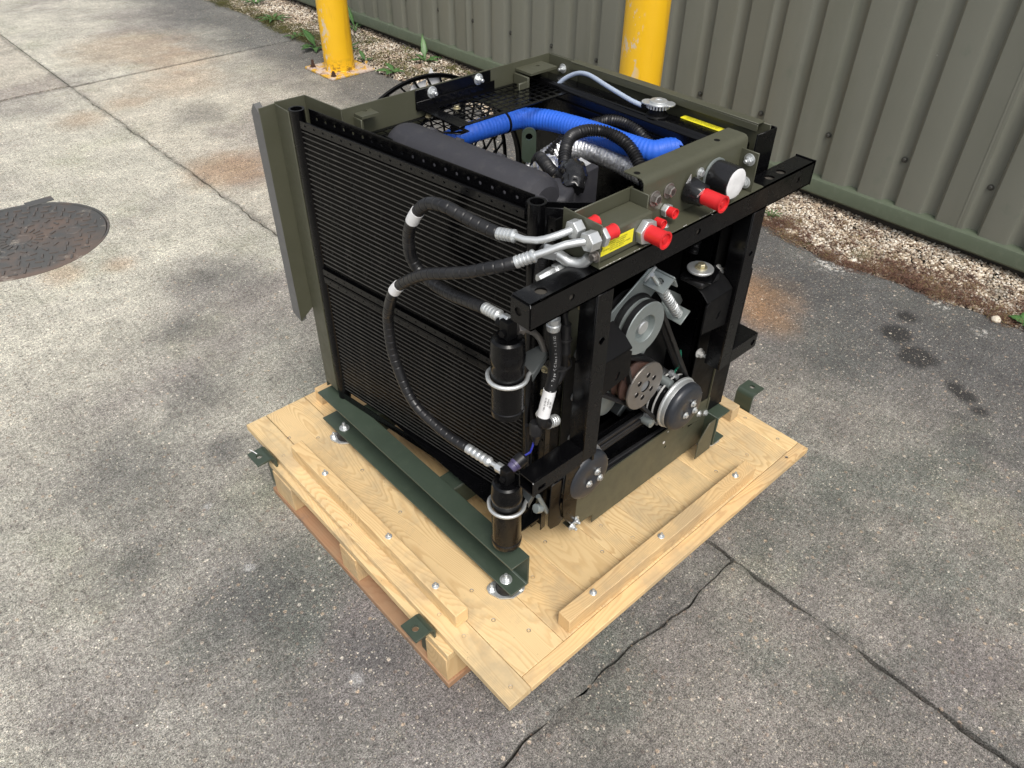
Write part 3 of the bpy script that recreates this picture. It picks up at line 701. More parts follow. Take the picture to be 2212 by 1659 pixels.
# manhole cover
mh = thing('manhole_cover', 'round cast iron manhole cover with raised bars set in the concrete at the left edge', 'manhole cover', (MH.x, MH.y, 0))
part('frame', G().lathe([(-.022, MR+.012), (.0010, MR+.010), (.0015, MR+.002), (-.006, MR-.001), (-.022, MR-.003)], (MH.x, MH.y, 0), (0, 0, 1), 72, capa=False, capb=False), 'iron', mh)
part('lid', G().lathe([(-.022, MR-.004), (-.0035, MR-.004), (-.0020, MR-.007)], (MH.x, MH.y, 0), (0, 0, 1), 72), 'iron', mh)
part('centre_boss', G().lathe([(-.002, .045), (.0010, .043), (.0010, .036), (-.0012, .034)], (MH.x, MH.y, 0), (0, 0, 1), 36), 'iron', mh)
part('keyhole_ring', G().lathe([(-.002, .034), (.001, .032), (.001, .026), (-.0012, .024)], (MH.x+.20, MH.y-.06, 0), (0, 0, 1), 24), 'iron', mh)
bar = mesh(G().box(-.016, .016, -.0045, .0045, -.003, .0022), 'tread_bar'); bar.materials.append(M['iron'])
def tb(x, y, a, s=1.0):
    if math.hypot(x, y) > MR-.028: return
    if math.hypot(x-.20, y+.06) < .045: return
    o = bpy.data.objects.new('tread_bar', bar); put(o, mh, None, Matrix.Translation((MH.x+x, MH.y+y, 0)) @ Matrix.Rotation(a, 4, 'Z') @ Matrix.Scale(s, 4, (1, 0, 0)))
for i in range(18): a = 2*PI*i/18; tb(.075*math.cos(a), .075*math.sin(a), a)
for i in range(16): a = 2*PI*(i+.5)/16; tb(.125*math.cos(a), .125*math.sin(a), a+(PI/4 if i % 2 else -PI/4), .9)
for i in range(20): a = 2*PI*i/20; tb(.170*math.cos(a), .170*math.sin(a), a+(PI/2 if i % 2 else 0), .9)
for i in range(-8, 9):
    for j in range(-8, 9):
        x, y = i*.046+(.023 if j % 2 else 0), j*.042
        if math.hypot(x, y) > .20: tb(x, y, (PI/4 if (i+j) % 2 else -PI/4)+.4, 1.05)
part('hinge_block', G().box(MH.x+.112, MH.x+.232, MH.y+.300, MH.y+.352, -.02, .0035), 'iron', mh, .0015)

# ================================================================== PALLET
pal = thing('wooden_pallet', 'square pale softwood pallet with a planked deck carrying the black machine', 'pallet', (.56, .57, 0))
ZD = .145
for y0_, y1_, in ((0, 0),):
    xs = [0.0, .0628, .190, .317, .444, .571, .698, .825, .952, 1.079, 1.1325]
    for i in range(len(xs)-1):
        g_ = .0003 if i not in (0, 1) else .0007
        a_, b_ = xs[i]+g_, xs[i+1]-g_
        part('deck_board', G().box(a_, b_, .0325 if i else .0, 1.134, ZD-.0195, ZD-(.0004 if i % 2 else 0)), 'woodY', pal, .0012)
    part('end_strip', G().box(.0633, 1.1325, 0, .0318, ZD-.0195, ZD-.0006), 'woodX', pal, .0016)
# batten cleats screwed to the deck
def cleat(x0, x1, y0, y1, mat, screws):
    o = part('cleat', G().box(x0, x1, y0, y1, ZD+.0003, .190), mat, pal, .002, seg=2)
    for x, y in screws: place('coach_screw', ME['coach'], o, (x, y, .190), (random.uniform(-.06, .06), random.uniform(-.06, .06), 1), random.random())
cleat(.034, .069, .213, .925, 'woodY', [(.050, .774), (.053, .492), (.050, .305)])
cleat(.210, .915, .037, .072, 'woodX', [(.846, .055), (.543, .056), (.303, .055)])
cleat(.211, .915, 1.062, 1.098, 'woodX', [(.5, 1.08), (.8, 1.08)])
cleat(1.057, 1.092, .211, .925, 'woodY', [(1.075, .5), (1.075, .8)])
for x, y in ((.139, .571), (.123, .267), (.109, .174), (.027, .266), (.034, .187), (.349, .255), (.150, .102), (.031, .030), (.254, .199), (.066, 1.004), (.127, .950), (.149, .760), (.018, .950),
             (.489, .198), (.726, .205), (.863, .119), (1.10, .079), (1.054, .021), (1.106, .193), (.432, .141), (.52, .12), (.02, .62), (.98, .10)):
    place('deck_screw', ME['screw'], pal, (x, y, ZD), (0, 0, 1), random.random()*3)
# lower frame of the pallet
def wbox(name, b, mat, bev=.0015): return part(name, G().box(*b), mat, pal, bev, seg=2)
for x0 in (-.019, .520, 1.060):
    x1 = x0+.092
    wbox('bottom_board', (x0-.003, x1-.004, .180, .985, .0, .0195), 'woodred')
    wbox('top_board', (x0+.003, x1+.004, .183, .980, .1035, .1250), 'woodY')
    for y0, y1 in ((.186, .262), (.548, .620), (.862, .962)):
        wbox('spacer_block', (x0, x1-.008, y0, y1, .0198, .1032), 'woodZ' if y0 < .5 or y0 > .8 else 'woodX')
for y0 in (.19, .54, .87):
    wbox('cross_board', (.080, .518, y0, y0+.09, .1035, .1250), 'woodX'); wbox('cross_board', (.620, 1.058, y0, y0+.09, .1035, .1250), 'woodX')

# ================================================================== STEEL SUBFRAME (bolted to the deck)
sub = thing('steel_subframe', 'dark green steel channel subframe on rubber mounts bolted to the pallet deck', 'steel frame', (.56, .57, ZD))
def channel(x_web, x_tip, y0, y1, z0, z1, t=.005):
    d = 1 if x_tip > x_web else -1
    prof = [(x_web, z0), (x_tip, z0), (x_tip, z0+t), (x_web+d*t*1.6, z0+t), (x_web+d*t, z0+t*1.6), (x_web+d*t, z1-t*1.6), (x_web+d*t*1.6, z1-t), (x_tip, z1-t), (x_tip, z1), (x_web, z1)]
    if d < 0: prof = prof[::-1]
    g = G(); m = len(prof)
    g.add([(x, y, z) for y in (y0, y1) for x, z in prof], [(i, (i+1) % m, m+(i+1) % m, m+i) for i in range(m)]+[tuple(range(m))[::-1], tuple(range(m, 2*m))])
    return g
for o_ in (part('channel_beam', channel(.2195, .165, .177, .978, .1755, .2755), 'green', sub, .0008),
           part('channel_beam', channel(.9065, .960, .172, .978, .1755, .2755), 'green', sub, .0008)): pass
for y in (.452, .80): part('cross_member', G().box(.2205, .9055, y, y+.004, .195, .262).box(.2205, .9055, y, y+.055, .262, .266).box(.2205, .9055, y+.051, y+.055, .195, .262), 'green', sub, .0008)
for (x, y, sx) in ((.185, .217, -1), (.187, .8985, -1), (.940, .217, 1), (.940, .90, 1)):
    mt = part('rubber_mount', G().lathe([(0, .024), (.004, .0245), (.014, .021), (.024, .0225), (.0245, .022)], (x, y, ZD+.005), (0, 0, 1), 24), 'rubber', sub)
    pts = []
    for (cx, cy, r) in ((-.036, 0, .010), (0, -.028, .012), (.036, 0, .010), (0, .028, .012)): pass
    al = math.radians(-38)
    hull = []
    for k in range(32):
        a = 2*PI*k/32; rr = 1/max(abs(math.cos(a-al))/.043, abs(math.sin(a-al))/.029, (abs(math.cos(a-al))/.043+abs(math.sin(a-al))/.029)*.74); hull.append((rr*math.cos(a), rr*math.sin(a)))
    part('mount_plate', G().plate(hull, [], (x, y, ZD+.001), (1, 0, 0), (0, 1, 0), .004), 'zinc', mt, .0006)
    place('nut', ME['nut'], mt, (x+.033*math.cos(al+PI), y+.033*math.sin(al+PI), ZD+.005), (0, 0, 1), .4); place('nut', ME['nut'], mt, (x+.033*math.cos(al), y+.033*math.sin(al), ZD+.005), (0, 0, 1), .4)
    place('nut', ME['nut'], sub, (x, y, .1808), (0, 0, 1), .7, 1.25)
part('rust_patch', G().lathe([(0, .013), (.0004, .010)], (.2135, .80, .222), (-1, 0, 0), 14), 'rustspot', sub)
# lifting lugs sticking out over the edge of the pallet
def lug(x_leg, dirx, y0, y1, z_bot, z_top, ext, lab, cat='bracket'):
    w = y1-y0; yc = (y0+y1)/2; t = .006; R = .014; prof = []
    # profile in (u outwards, z); leg upright then bent outwards
    out = [(0, z_bot), (0, z_top-R)]+[(R-R*math.cos(a), z_top-R+R*math.sin(a)) for a in np.linspace(.2, PI/2, 5)]
    n = len(out); g = G(); r2 = R-t
    inn = [(t, z_bot), (t, z_top-R)]+[(R-r2*math.cos(a), z_top-R+r2*math.sin(a)) for a in np.linspace(.2, PI/2, 5)]
    vs = [(x_leg+dirx*u, y, z) for (u, z) in out+inn for y in (y0, y1)]
    fs = []
    for i in range(n-1):
        a, b = i*2, (i+1)*2; c, d = (n+i)*2, (n+i+1)*2
        fs += [(a, a+1, b+1, b), (c, d, d+1, c+1), (a, b, d, c), (a+1, c+1, d+1, b+1)]
    fs.append((0, 2*n, 2*n+1, 1))
    th = thing('lifting_bracket', lab, cat, (x_leg, yc, z_bot), 'green brackets at the pallet edges')
    part('leg', g.add(vs, fs), 'green', th, .0008)
    L_ = ext-R; ol = [(0, -w/2), (L_, -w/2), (L_, w/2), (0, w/2)]
    ol = [(dirx*p, q) for p, q in ol]; 
    if dirx < 0: ol = ol[::-1]
    part('tab', G().plate(ol, [circ(dirx*(L_*.5), 0, .0085, 20)], (x_leg+dirx*(R+.0003), yc, z_top-t), (1, 0, 0), (0, 1, 0), t), 'green', th, .0008)
lug(-.0045, -1, .237, .293, .022, .160, .054, 'dark green bent steel bracket standing at the near left corner of the pallet')
lug(-.0050, -1, .943, 1.004, .025, .163, .054, 'dark green bent steel bracket at the far left corner, white thread in its hole')
lug(1.160, 1, .212, .268, .03, .185, .058, 'dark green bent steel bracket behind the right corner of the pallet')
part('thread', G().tube([(-.039, .985, .164), (-.043, .998, .1665), (-.047, 1.012, .1655)], .0013, 6), 'white', bpy.data.objects['lifting_bracket.001'])

# ================================================================== THE MACHINE
un = thing('cooling_machine', 'black and olive machine with a finned radiator and bright blue hose standing on the pallet', 'machine', (.56, .55, .2755))
def P_(name, g, mat, bev=0.0, parent=None, seg=1, **k): return part(name, g, mat, parent or un, bev, seg=seg, **k)
def B_(kind, pos, d, parent=None, s=1.0, name=None):
    return place(name or ('nut' if kind == 'nut' else 'rivet' if kind == 'rivet' else 'bolt'), ME[kind], parent or un, pos, d, random.random()*2, s)
CA, CU, CN = Vector((.205, .910, 0)), Vector((.1293, -.9916, 0)), Vector((-.9916, -.1293, 0))
def cp(u, off, z): p = CA+CU*u+CN*off; return Vector((p.x, p.y, z))
CL = .650
# --- condenser -------------------------------------------------------------
con = thing_con = None
conp = P_('radiator_core', G().plate([(0.004, .30), (CL-.012, .30), (CL-.012, 1.035), (.004, 1.035)], [], cp(0, -.024, 0), CU, (0, 0, 1), .016), 'blackmatt')
g = G()
for i in range(200):
    u = .012+i*(CL-.034)/199
    a, b = cp(u, -.009, .305), cp(u, -.0042, .305)
    w = CU*.0004
    g.add([a-w, b-w, b+w, a+w]+[v+Vector((0, 0, .72)) for v in (a-w, b-w, b+w, a+w)], [(0, 1, 5, 4), (1, 2, 6, 5), (2, 3, 7, 6)])
P_('cooling_fins', g, 'black', parent=conp, kind='stuff')
tb_me = mesh(G().plate([(.009, -.0009), (CL-.012, -.0009), (CL-.012, .0009), (.009, .0009)], [], (0, 0, 0), CU, (0, 0, 1), .0022), 'condenser_tube'); tb_me.materials.append(paint('tube_edge_paint', (.040, .039, .037), .35, .3, dust=.3, dustcol=(.16, .15, .13), bump=.3))
z = 1.022
while z > .305:
    if not (.646 < z < .694):
        o = bpy.data.objects.new('condenser_tube', tb_me); p = cp(0, -.0056, z); put(o, conp, None, Matrix.Translation(p))
    z -= .01183
for u in (-.004, CL-.004):
    hd = P_('header_tube', G().lathe([(.272-.272, .0165), (.79, .0165), (.7935, .0172), (.7935, .0125), (.770, .0125), (.770, .001)], cp(u, -.010, .272), (0, 0, 1), 28, capb=False), 'black', parent=conp)
def strip_holes(u0, u1, z0, z1, off, th, r, pitch, ph=0, name='perforated_rail', mat='black', n=8):
    hs = []; u = u0+pitch*.6+ph
    while u < u1-pitch*.4: hs.append(circ(u, (z0+z1)/2, r, n)); u += pitch
    return P_(name, G().plate([(u0, z0), (u1, z0), (u1, z1), (u0, z1)], hs, cp(0, off, 0), CU, (0, 0, 1), th), mat, parent=conp)
strip_holes(.012, CL-.024, 1.030, 1.046, -.003, .0015, .0028, .029)
strip_holes(.012, CL-.024, 1.030, 1.064, -.030, .0015, .0036, .029, .006)
P_('rail_floor', G().plate([(.012, 0), (CL-.024, 0), (CL-.024, .026), (.012, .026)], [], cp(0, -.0285, 1.030), CU, CN, .0015), 'black', parent=conp)
for (z0, z1) in ((.650, .664), (.672, .688), (.276, .298)):
    strip_holes(.010, CL-.016, z0, z1, .0005, .0018, .0022, .030, .004 if z0 < .66 else 0)
P_('rail_floor', G().plate([(.01, 0), (CL-.016, 0), (CL-.016, .024), (.01, .024)], [], cp(0, -.022, .667), CU, CN, .0018), 'black', parent=conp)
# side straps of the condenser with bolts
P_('side_strap', G().plate([(-.030, .285), (-.022, .285), (-.022, 1.050), (-.030, 1.050)], [], cp(0, -.022, 0), CU, (0, 0, 1), .014), 'black', parent=conp)
for z in (1.030, .975, .93, .87, .82, .765, .71, .60, .50, .42, .34): B_('rivet' if z not in (1.03, .93, .71) else 'goldbolt', cp(-.026, -.007, z), CN, conp, .9)
P_('side_strap', G().plate([(.664, .262), (.690, .262), (.690, 1.045), (.664, 1.045)], [circ(.677, zz, .0035, 10) for zz in (.30, .41, .53, .62, .76, .88, 1.02)], cp(0, -.016, 0), CU, (0, 0, 1), .002), 'black', parent=conp)
P_('side_strap', G().plate([(.0, .262), (.016, .262), (.016, 1.050), (.0, 1.050)], [], cp(.692, -.001, 0), -CN, (0, 0, 1), .002), 'black', parent=conp)
for z in (.985, .925, .84, .72, .66, .575, .45, .335): B_('goldbolt', cp(.677, -.0135, z), CN, conp, .95)

# --- sheet metal body ------------------------------------------------------
def wallp(name, a, b, z0, z1, mat, t=.003, holes=(), bev=.0006, **k):
    a, b = Vector((*a, 0)), Vector((*b, 0)); L_ = (b-a).length
    return P_(name, G().plate([(0, z0), (L_, z0), (L_, z1), (0, z1)], holes, a, b-a, (0, 0, 1), t), mat, bev, **k)
ZT = 1.066
# back bulkhead with the big fan opening
bh = P_('fan_bulkhead', G().plate([(.282, .30), (.889, .30), (.889, ZT), (.282, ZT)], [circ(.577, .805, .207, 56)], (0, .848, 0), (1, 0, 0), (0, 0, 1), .003), 'olive', .0006)
P_('fan_shroud_ring', G().lathe([(.003, .2065), (-.012, .2065), (-.014, .212)], (.577, .847, .805), (0, 1, 0), 56, capa=False, capb=False), 'blackmatt')
P_('bulkhead_plate', G().box(.469, .691, .8425, .8448, 1.022, ZT-.001), 'black', .0006)
for x in (.515, .652): B_('nut', (x, .8423, 1.052), (0, -1, 0), s=1.15)
P_('left_wing_panel', G().plate([(0, .30), (.129, .30), (.129, ZT), (0, ZT)], [], (.281, .848, 0), (-.10, .995, 0), (0, 0, 1), .003), 'olive', .0006)
P_('left_wing_panel', G().plate([(.0, .28), (.070, .28), (.070, ZT), (.0, ZT)], [], (.268, .974, 0), (-1, .06, 0), (0, 0, 1), .003), 'olive', .0006)
P_('left_wing_panel', G().plate([(0, .30), (.058, .30), (.058, ZT-.004), (0, ZT-.004)], [], (.200, .9765, 0), (-.02, -1, 0), (0, 0, 1), .003), 'olive', .0006)
P_('wind_baffle', G().plate([(0, .545), (.0, ZT-.003), (.042, ZT-.006), (.042, .513)][::-1], [], (.203, .979, 0), (-1, .04, 0), (0, 0, 1), .003), 'olive', .0006)
P_('foam_strip', G().plate([(.0, .512), (.030, .528), (.030, 1.048), (.018, 1.066), (.0, 1.046)][::-1], [], (.1615, .981, 0), (-.12, .99, 0), (0, 0, 1), .016), 'foam', .003, seg=2)
# right hand side: long panel with a top lip, radiator tank inside it
wallp('side_panel', (.893, .205), (.893, .849), .30, ZT, 'olive')
wallp('inner_side_panel', (.8925, .7455), (.8925, .846), .92, ZT-.001, 'olive', -.004)
P_('panel_lip', G().box(.872, .8965, .222, .7555, ZT+.0003, ZT+.0033), 'olive', .0006)
P_('panel_lip', G().box(.872, .8745, .222, .7555, 1.052, ZT), 'olive', .0006)
B_('nut', (.8885, .795, 1.040), (-1, 0, 0), s=1.0)
wallp('corner_panel', (.834, .198), (.8955, .194), .60, ZT-.002, 'black')
wallp('corner_panel', (.8965, .194), (.8965, .215), .60, ZT-.002, 'black')
wallp('lower_side_panel', (.800, .2155), (.8955, .212), .278, .93, 'blackmatt')
wallp('lower_side_panel', (.8960, .212), (.966, .210), .278, .70, 'blackmatt')
wallp('lower_side_panel', (.966, .210), (.966, .84), .278, .70, 'black')
tank = P_('radiator_tank', G().add([(x, y, z) for y in (.230, .838) for x, z in ((.812, .955), (.872, .955), (.872, 1.028), (.862, 1.032), (.820, 1.032), (.812, 1.024))],
     [(0, 1, 7, 6), (1, 2, 8, 7), (2, 3, 9, 8), (3, 4, 10, 9), (4, 5, 11, 10), (5, 0, 6, 11), (5, 4, 3, 2, 1, 0), (6, 7, 8, 9, 10, 11)]), 'black', .004, seg=2)
P_('radiator_body', G().box(.818, .868, .235, .835, .32, .9545), 'blackmatt')
g = G()
for i in range(90): g.box(.8165, .8179, .245, .825, .34+i*.0067, .3415+i*.0067)
P_('radiator_fins', g, 'blackmatt', kind='stuff', parent=bpy.data.objects['radiator_body'])
# filler neck and cap
P_('filler_neck', G().lathe([(0, .026), (.004, .024), (.005, .019), (.026, .019), (.028, .022)], (.8085+.03, .452, 1.030), (0, 0, 1), 28), 'blackmatt')
capc = Vector((.838, .452, 1.052))
cp_o = []
for i in range(64):
    a = 2*PI*i/64; c2 = abs(math.cos(a-math.radians(120))); r = .0255+.0115*max(0, (c2-.80)/.2)**.7 if c2 > .80 else .0255
    cp_o.append((r*math.cos(a), r*math.sin(a)))
cap = P_('filler_cap', G().plate(cp_o, [], capc+Vector((0, 0, .004)), (1, 0, 0), (0, 1, 0), .0030).lathe([(0.007, .020), (.0115, .019), (.0120, .008), (.0105, .006), (.0105, .0005)], capc, (0, 0, 1), 32, capa=False), 'zinc', .001, seg=2)
for i in range(22): a = 2*PI*i/22; P = None
g = G()
for i in range(22): a = 2*PI*i/22; g.cyl(capc+Vector((.0238*math.cos(a), .0238*math.sin(a), -.003)), capc+Vector((.0238*math.cos(a), .0238*math.sin(a), .0048)), .0022, 6)
P_('cap_skirt', g, 'zinc', parent=cap)
P_('overflow_spout', G().cyl((.828, .466, 1.047), (.818, .484, 1.049), .0036, 12), 'blackmatt')
P_('overflow_hose', G().tube([(.819, .482, 1.049), (.815, .510, 1.053), (.822, .585, 1.062), (.836, .665, 1.068), (.838, .712, 1.056), (.826, .745, 1.030), (.818, .752, 1.000)], .0052, 14), 'clear')
def label_plate(name, poly, O, U, V, lines, size, mat='yellowlabel', sp=1.0, parent=None):
    o = P_(name, G().plate(poly, [], O, U, V, .0005), mat, parent=parent)
    U, V = Vector(U).normalized(), Vector(V).normalized(); N = U.cross(V)
    xs = [p[0] for p in poly]; ys = [p[1] for p in poly]
    c = Vector(O)+U*((min(xs)+max(xs))/2)+V*((min(ys)+max(ys))/2)+N*.0008
    text(lines, size, o, 'ink', c, U, V, spacing=sp); return o
label_plate('rating_label', rrect(0, 0, .106, .021, .004), (.8605, .407, 1.0324), (0, -1, 0), (1, 0, 0), 'WARNING  HOT COOLANT UNDER PRESSURE\nDO NOT REMOVE CAP WHILE ENGINE IS HOT\nUNIT COOL FLUID LEVEL   CHECK DAILY   16', .0040, sp=1.1)

# --- top guard mesh --------------------------------------------------------
def gridplate(name, x0, x1, y0, y1, z, cell, wire, frame, skip=None, mat='black'):
    fr = P_(name, G().plate([(x0, y0), (x1, y0), (x1, y1), (x0, y1)], [[(x0+frame, y0+frame), (x1-frame, y0+frame), (x1-frame, y1-frame), (x0+frame, y1-frame)]], (0, 0, z), (1, 0, 0), (0, 1, 0), .0022), mat, .0004)
    k = int((x1-x0-2*frame)/cell)
    for i in range(1, k+1):
        x = x0+frame+i*(x1-x0-2*frame)/(k+1); P_('guard_wire', G().box(x-wire/2, x+wire/2, y0+frame, y1-frame, z+.0003, z+.0019), mat, parent=fr)
    k = int((y1-y0-2*frame)/cell)
    for i in range(1, k+1):
        y = y0+frame+i*(y1-y0-2*frame)/(k+1); P_('guard_wire', G().box(x0+frame, x1-frame, y-wire/2, y+wire/2, z+.0005, z+.0021), mat, parent=fr)
    return fr
P_('guard_bar', G().box(.480, .503, .702, .838, 1.0190, 1.0212), 'black', .0004)
tg = gridplate('top_guard', .5035, .862, .702, .838, 1.019, .0215, .0036, .010)
P_('guard_upstand', G().box(.469, .70, .8385, .8410, 1.0195, 1.040), 'black', .0005)
# left arched guard
arc = [(.332+.150*t, .700+.075*math.sin(PI*t)*(1-.2*t)) for t in np.linspace(0, 1, 14)]
o2 = [(.330, .838), (.330, .708)]+arc+[(.508, .702), (.508, .838)]
fr2 = P_('side_guard', G().plate(o2[::1], [[(.342, .828), (.500, .828), (.500, .712), (.484, .716)]+[(x, y+.010) for x, y in reversed(arc[1:-2])]+[(.342, .735)]], (0, 0, 1.004), (1, 0, 0), (0, 1, 0), .0022), 'black', .0004)
for i in range(6): x = .365+i*.0235; P_('guard_wire', G().box(x-.0013, x+.0013, .775 if .36 < x < .45 else .735, .828, 1.0045, 1.006), 'black', parent=fr2)
for i in range(3): y = .806-i*.023; P_('guard_wire', G().box(.342, .500, y-.0013, y+.0013, 1.0047, 1.0062), 'black', parent=fr2)
P_('guard_bracket', G().box(.504, .545, .7635, .7655, .985, 1.018), 'black', .0005)
B_('goldbolt', (.545, .792, 1.0215), (0, 0, 1)); B_('goldbolt', (.49, .825, 1.0067), (0, 0, 1)); 
# tabs for the lid
def tab(x0, x1, y0, y1, z, hole):
    o = P_('mounting_tab', G().plate([(x0, y0), (x1, y0), (x1, y1), (x0, y1)], [circ(hole[0], hole[1], .0055, 16)], (0, 0, z), (1, 0, 0), (0, 1, 0), .0055), 'olive', .0008)
    return o
t1 = tab(.309, .352, .814, .858, 1.047, (.335, .842)); P_('tab_leg', G().box(.3065, .3125, .816, .856, .96, 1.046), 'olive', .001, t1)
t2 = tab(.772, .861, .788, .846, 1.047, (.828, .824)); P_('tab_leg', G().box(.764, .770, .790, .842, .985, 1.044), 'olive', .001, t2); P_('tab_leg', G().box(.735, .7635, .789, .795, .985, 1.036), 'olive', .001, t2)
# small catch bracket left of the guard
P_('catch_bracket', G().box(.292, .3345, .776, .7785, .985, 1.020).box(.3325, .3350, .7445, .776, .985, 1.020), 'black', .0005)
P_('catch_bolt', G().cyl((.340, .772, 1.004), (.340, .748, 1.004), .005, 10).cyl((.340, .758, 1.004), (.340, .753, 1.004), .009, 6), 'blackmatt')

# --- fan guard on the outside ---------------------------------------------
FC = Vector((.530, .902, .801))
gd = P_('fan_guard', G().lathe([(0, .268), (.004, .270), (.008, .268), (.008, .261), (.004, .259), (0, .261)], FC, (0, 1, 0), 72, capa=False, capb=False), 'blackmatt')
def ring(r, w=.0045):
    g = G(); g.lathe([(0, r+w/2), (.004, r+w/2), (.004, r-w/2), (0, r-w/2), (0, r+w/2)], FC, (0, 1, 0), 60, False, False, False); return g
radii = [.232, .198, .164, .130, .096, .062]
for r in radii: P_('guard_ring', ring(r), 'blackmatt', parent=gd)
edges = [.262]+radii
for j in range(len(edges)-1):
    ra_, rb_ = edges[j], edges[j+1]; n_ = max(8, int(2*PI*(ra_+rb_)/2/.036))
    for i in range(n_):
        a = 2*PI*(i+.5*(j % 2))/n_; tw = .55*PI/n_
        p0 = FC+Vector((rb_*math.cos(a-tw), .002, rb_*math.sin(a-tw))); p1 = FC+Vector((ra_*math.cos(a+tw), .002, ra_*math.sin(a+tw)))
        if len([1 for c in gd.children]) < 290: P_('guard_spoke', G().obox(p0, p1, .0042, .0038, (0, 1, 0)), 'blackmatt', parent=gd)
for a in (55, 145, 235, 325):
    a = math.radians(a); P_('guard_arm', G().obox(FC+Vector((.03*math.cos(a), .004, .03*math.sin(a))), FC+Vector((.262*math.cos(a), .004, .262*math.sin(a))), .011, .006, (0, 1, 0)), 'blackmatt', parent=gd)
P_('guard_hub', G().cyl(FC+Vector((0, 0, 0)), FC+Vector((0, .008, 0)), .05, 24), 'blackmatt', parent=gd)
for pl_ in ([(.556, 1.060), (.578, 1.060), (.567, 1.079)], [(.500, 1.030), (.546, 1.030), (.552, 1.056), (.510, 1.050)], [(.556, 1.036), (.592, 1.040), (.586, 1.060), (.560, 1.056)]):
    wl_ = P_('warning_label', G().plate([(-x, z) for x, z in pl_][::-1], [], (0, .9105, 0), (-1, 0, 0), (0, 0, 1), .0012), 'white', parent=gd)
# --- silencer --------------------------------------------------------------
A0, A1 = Vector((.384, .806, .972)), Vector((.428, .378, .972))
dd = (A1-A0); LL = dd.length; R_ = .060
mf = P_('air_cleaner_can', G().lathe([(0.0, .004), (.002, .030), (.008, .045), (.020, .056), (.036, R_), (LL*.5, R_), (LL-.03, R_), (LL-.012, .055), (LL, .040), (LL+.002, .01)], A0, dd, 48), 'muffler')
for t, an in ((.20, 55), (.40, 62), (.66, 58)):
    p = A0+dd*t; q = Vector((math.cos(math.radians(an)), .07, math.sin(math.radians(an)))); place('weld_boss', shared('weld_boss', G().lathe([(-.004, .011), (.003, .010), (.004, .008)], (0, 0, 0), (0, 0, 1), 6, False), 'muffler'), mf, p+q.normalized()*R_, q, .3)
P_('can_neck', G().tube([A1+Vector((-.010, .05, .0)), A1+Vector((-.035, -.010, .0)), A1+Vector((-.070, -.055, -.004)), (.338, .300, .955)], .033, 24), 'muffler')
P_('neck_clamp', G().tube([Vector((.352, .316, .962))+Vector((.034*math.cos(a)*.75, -.034*math.cos(a)*.68, .036*math.sin(a))) for a in np.linspace(-.4, PI+.4, 14)], .0040, 10), 'zinc')
# square box behind it, wrapped hoses on top
bq = [(.530, .399), (.607, .407), (.606, .474), (.542, .446)]
bx = P_('outlet_box', G().plate(bq, [], (0, 0, .84), (1, 0, 0), (0, 1, 0), .155), 'muffler', .003, seg=2)
P_('outlet_box', G().plate([(.44, .405), (.47, .365), (.529, .396), (.541, .45), (.47, .47)], [], (0, 0, .84), (1, 0, 0), (0, 1, 0), .140), 'muffler', .012, seg=3)
def crinkle(g, amp, seed=0):
    r = random.Random(seed); from mathutils import noise as mn
    g.v = [tuple(Vector(v)+mn.noise_vector(Vector(v)*70+Vector((seed, 0, 0)))*amp) for v in g.v]; return g
def conduit(name, pts, r, pitch=.0066, amp=.0017, mat='sleeve', n=16, parent=None):
    return P_(name, G().tube(pts, r, n, pitch/4, rf=lambda s, L: r+amp*math.sin(2*PI*s/pitch)), mat, parent=parent)
conduit('corrugated_conduit', [(.560, .452, .972), (.575, .475, .990), (.606, .502, 1.005), (.648, .525, 1.012), (.700, .520, 1.012), (.733, .488, 1.004), (.738, .440, .990), (.728, .395, .960), (.705, .345, .910), (.69, .31, .84)], .0125)
conduit('corrugated_conduit', [(.70, .66, .90), (.765, .640, .955), (.802, .585, .985), (.812, .545, .998), (.815, .500, .998), (.806, .450, .985), (.800, .400, .965), (.792, .355, .92), (.78, .33, .85)], .0125)
conduit('corrugated_conduit', [(.70, .70, .84), (.660, .640, .92), (.600, .560, .955), (.565, .505, .965), (.555, .455, .960)], .0125, mat='rubber')
conduit('corrugated_conduit', [(.560, .40, .90), (.600, .365, .925), (.640, .330, .925), (.68, .290, .90)], .0115)
conduit('corrugated_conduit', [(.545, .36, .88), (.580, .325, .895), (.620, .290, .895), (.67, .26, .87)], .0115)
foilp = P_('foil_duct', crinkle(G().tube([(.70, .70, .86), (.745, .645, .915), (.770, .585, .930), (.785, .510, .925), (.797, .440, .910), (.80, .39, .90)], .027, 30, .0022, rf=lambda s, L: .027+.0010*math.sin(2*PI*s/.0088)), .0012, 3), 'foil')
P_('foil_end', crinkle(G().tube([(.665, .640, .880), (.645, .600, .915), (.625, .560, .930), (.612, .53, .925)], .026, 24, .004), .008, 5), 'foil')
P_('tape_wrap', crinkle(G().tube([(.556, .462, .945), (.553, .448, .972), (.556, .432, .988), (.540, .412, .984), (.525, .398, .970)], .026, 30, .003, rf=lambda s, L: .021+.006*math.sin(PI*s/L)), .0055, 9), 'tape')
P_('tape_scrap', crinkle(G().plate([(-.014, -.012), (.016, -.010), (.010, .016), (-.012, .010)], [], (.583, .432, .998), (1, 0, 0), (0, 1, .25), .001), .003, 2), 'foil')
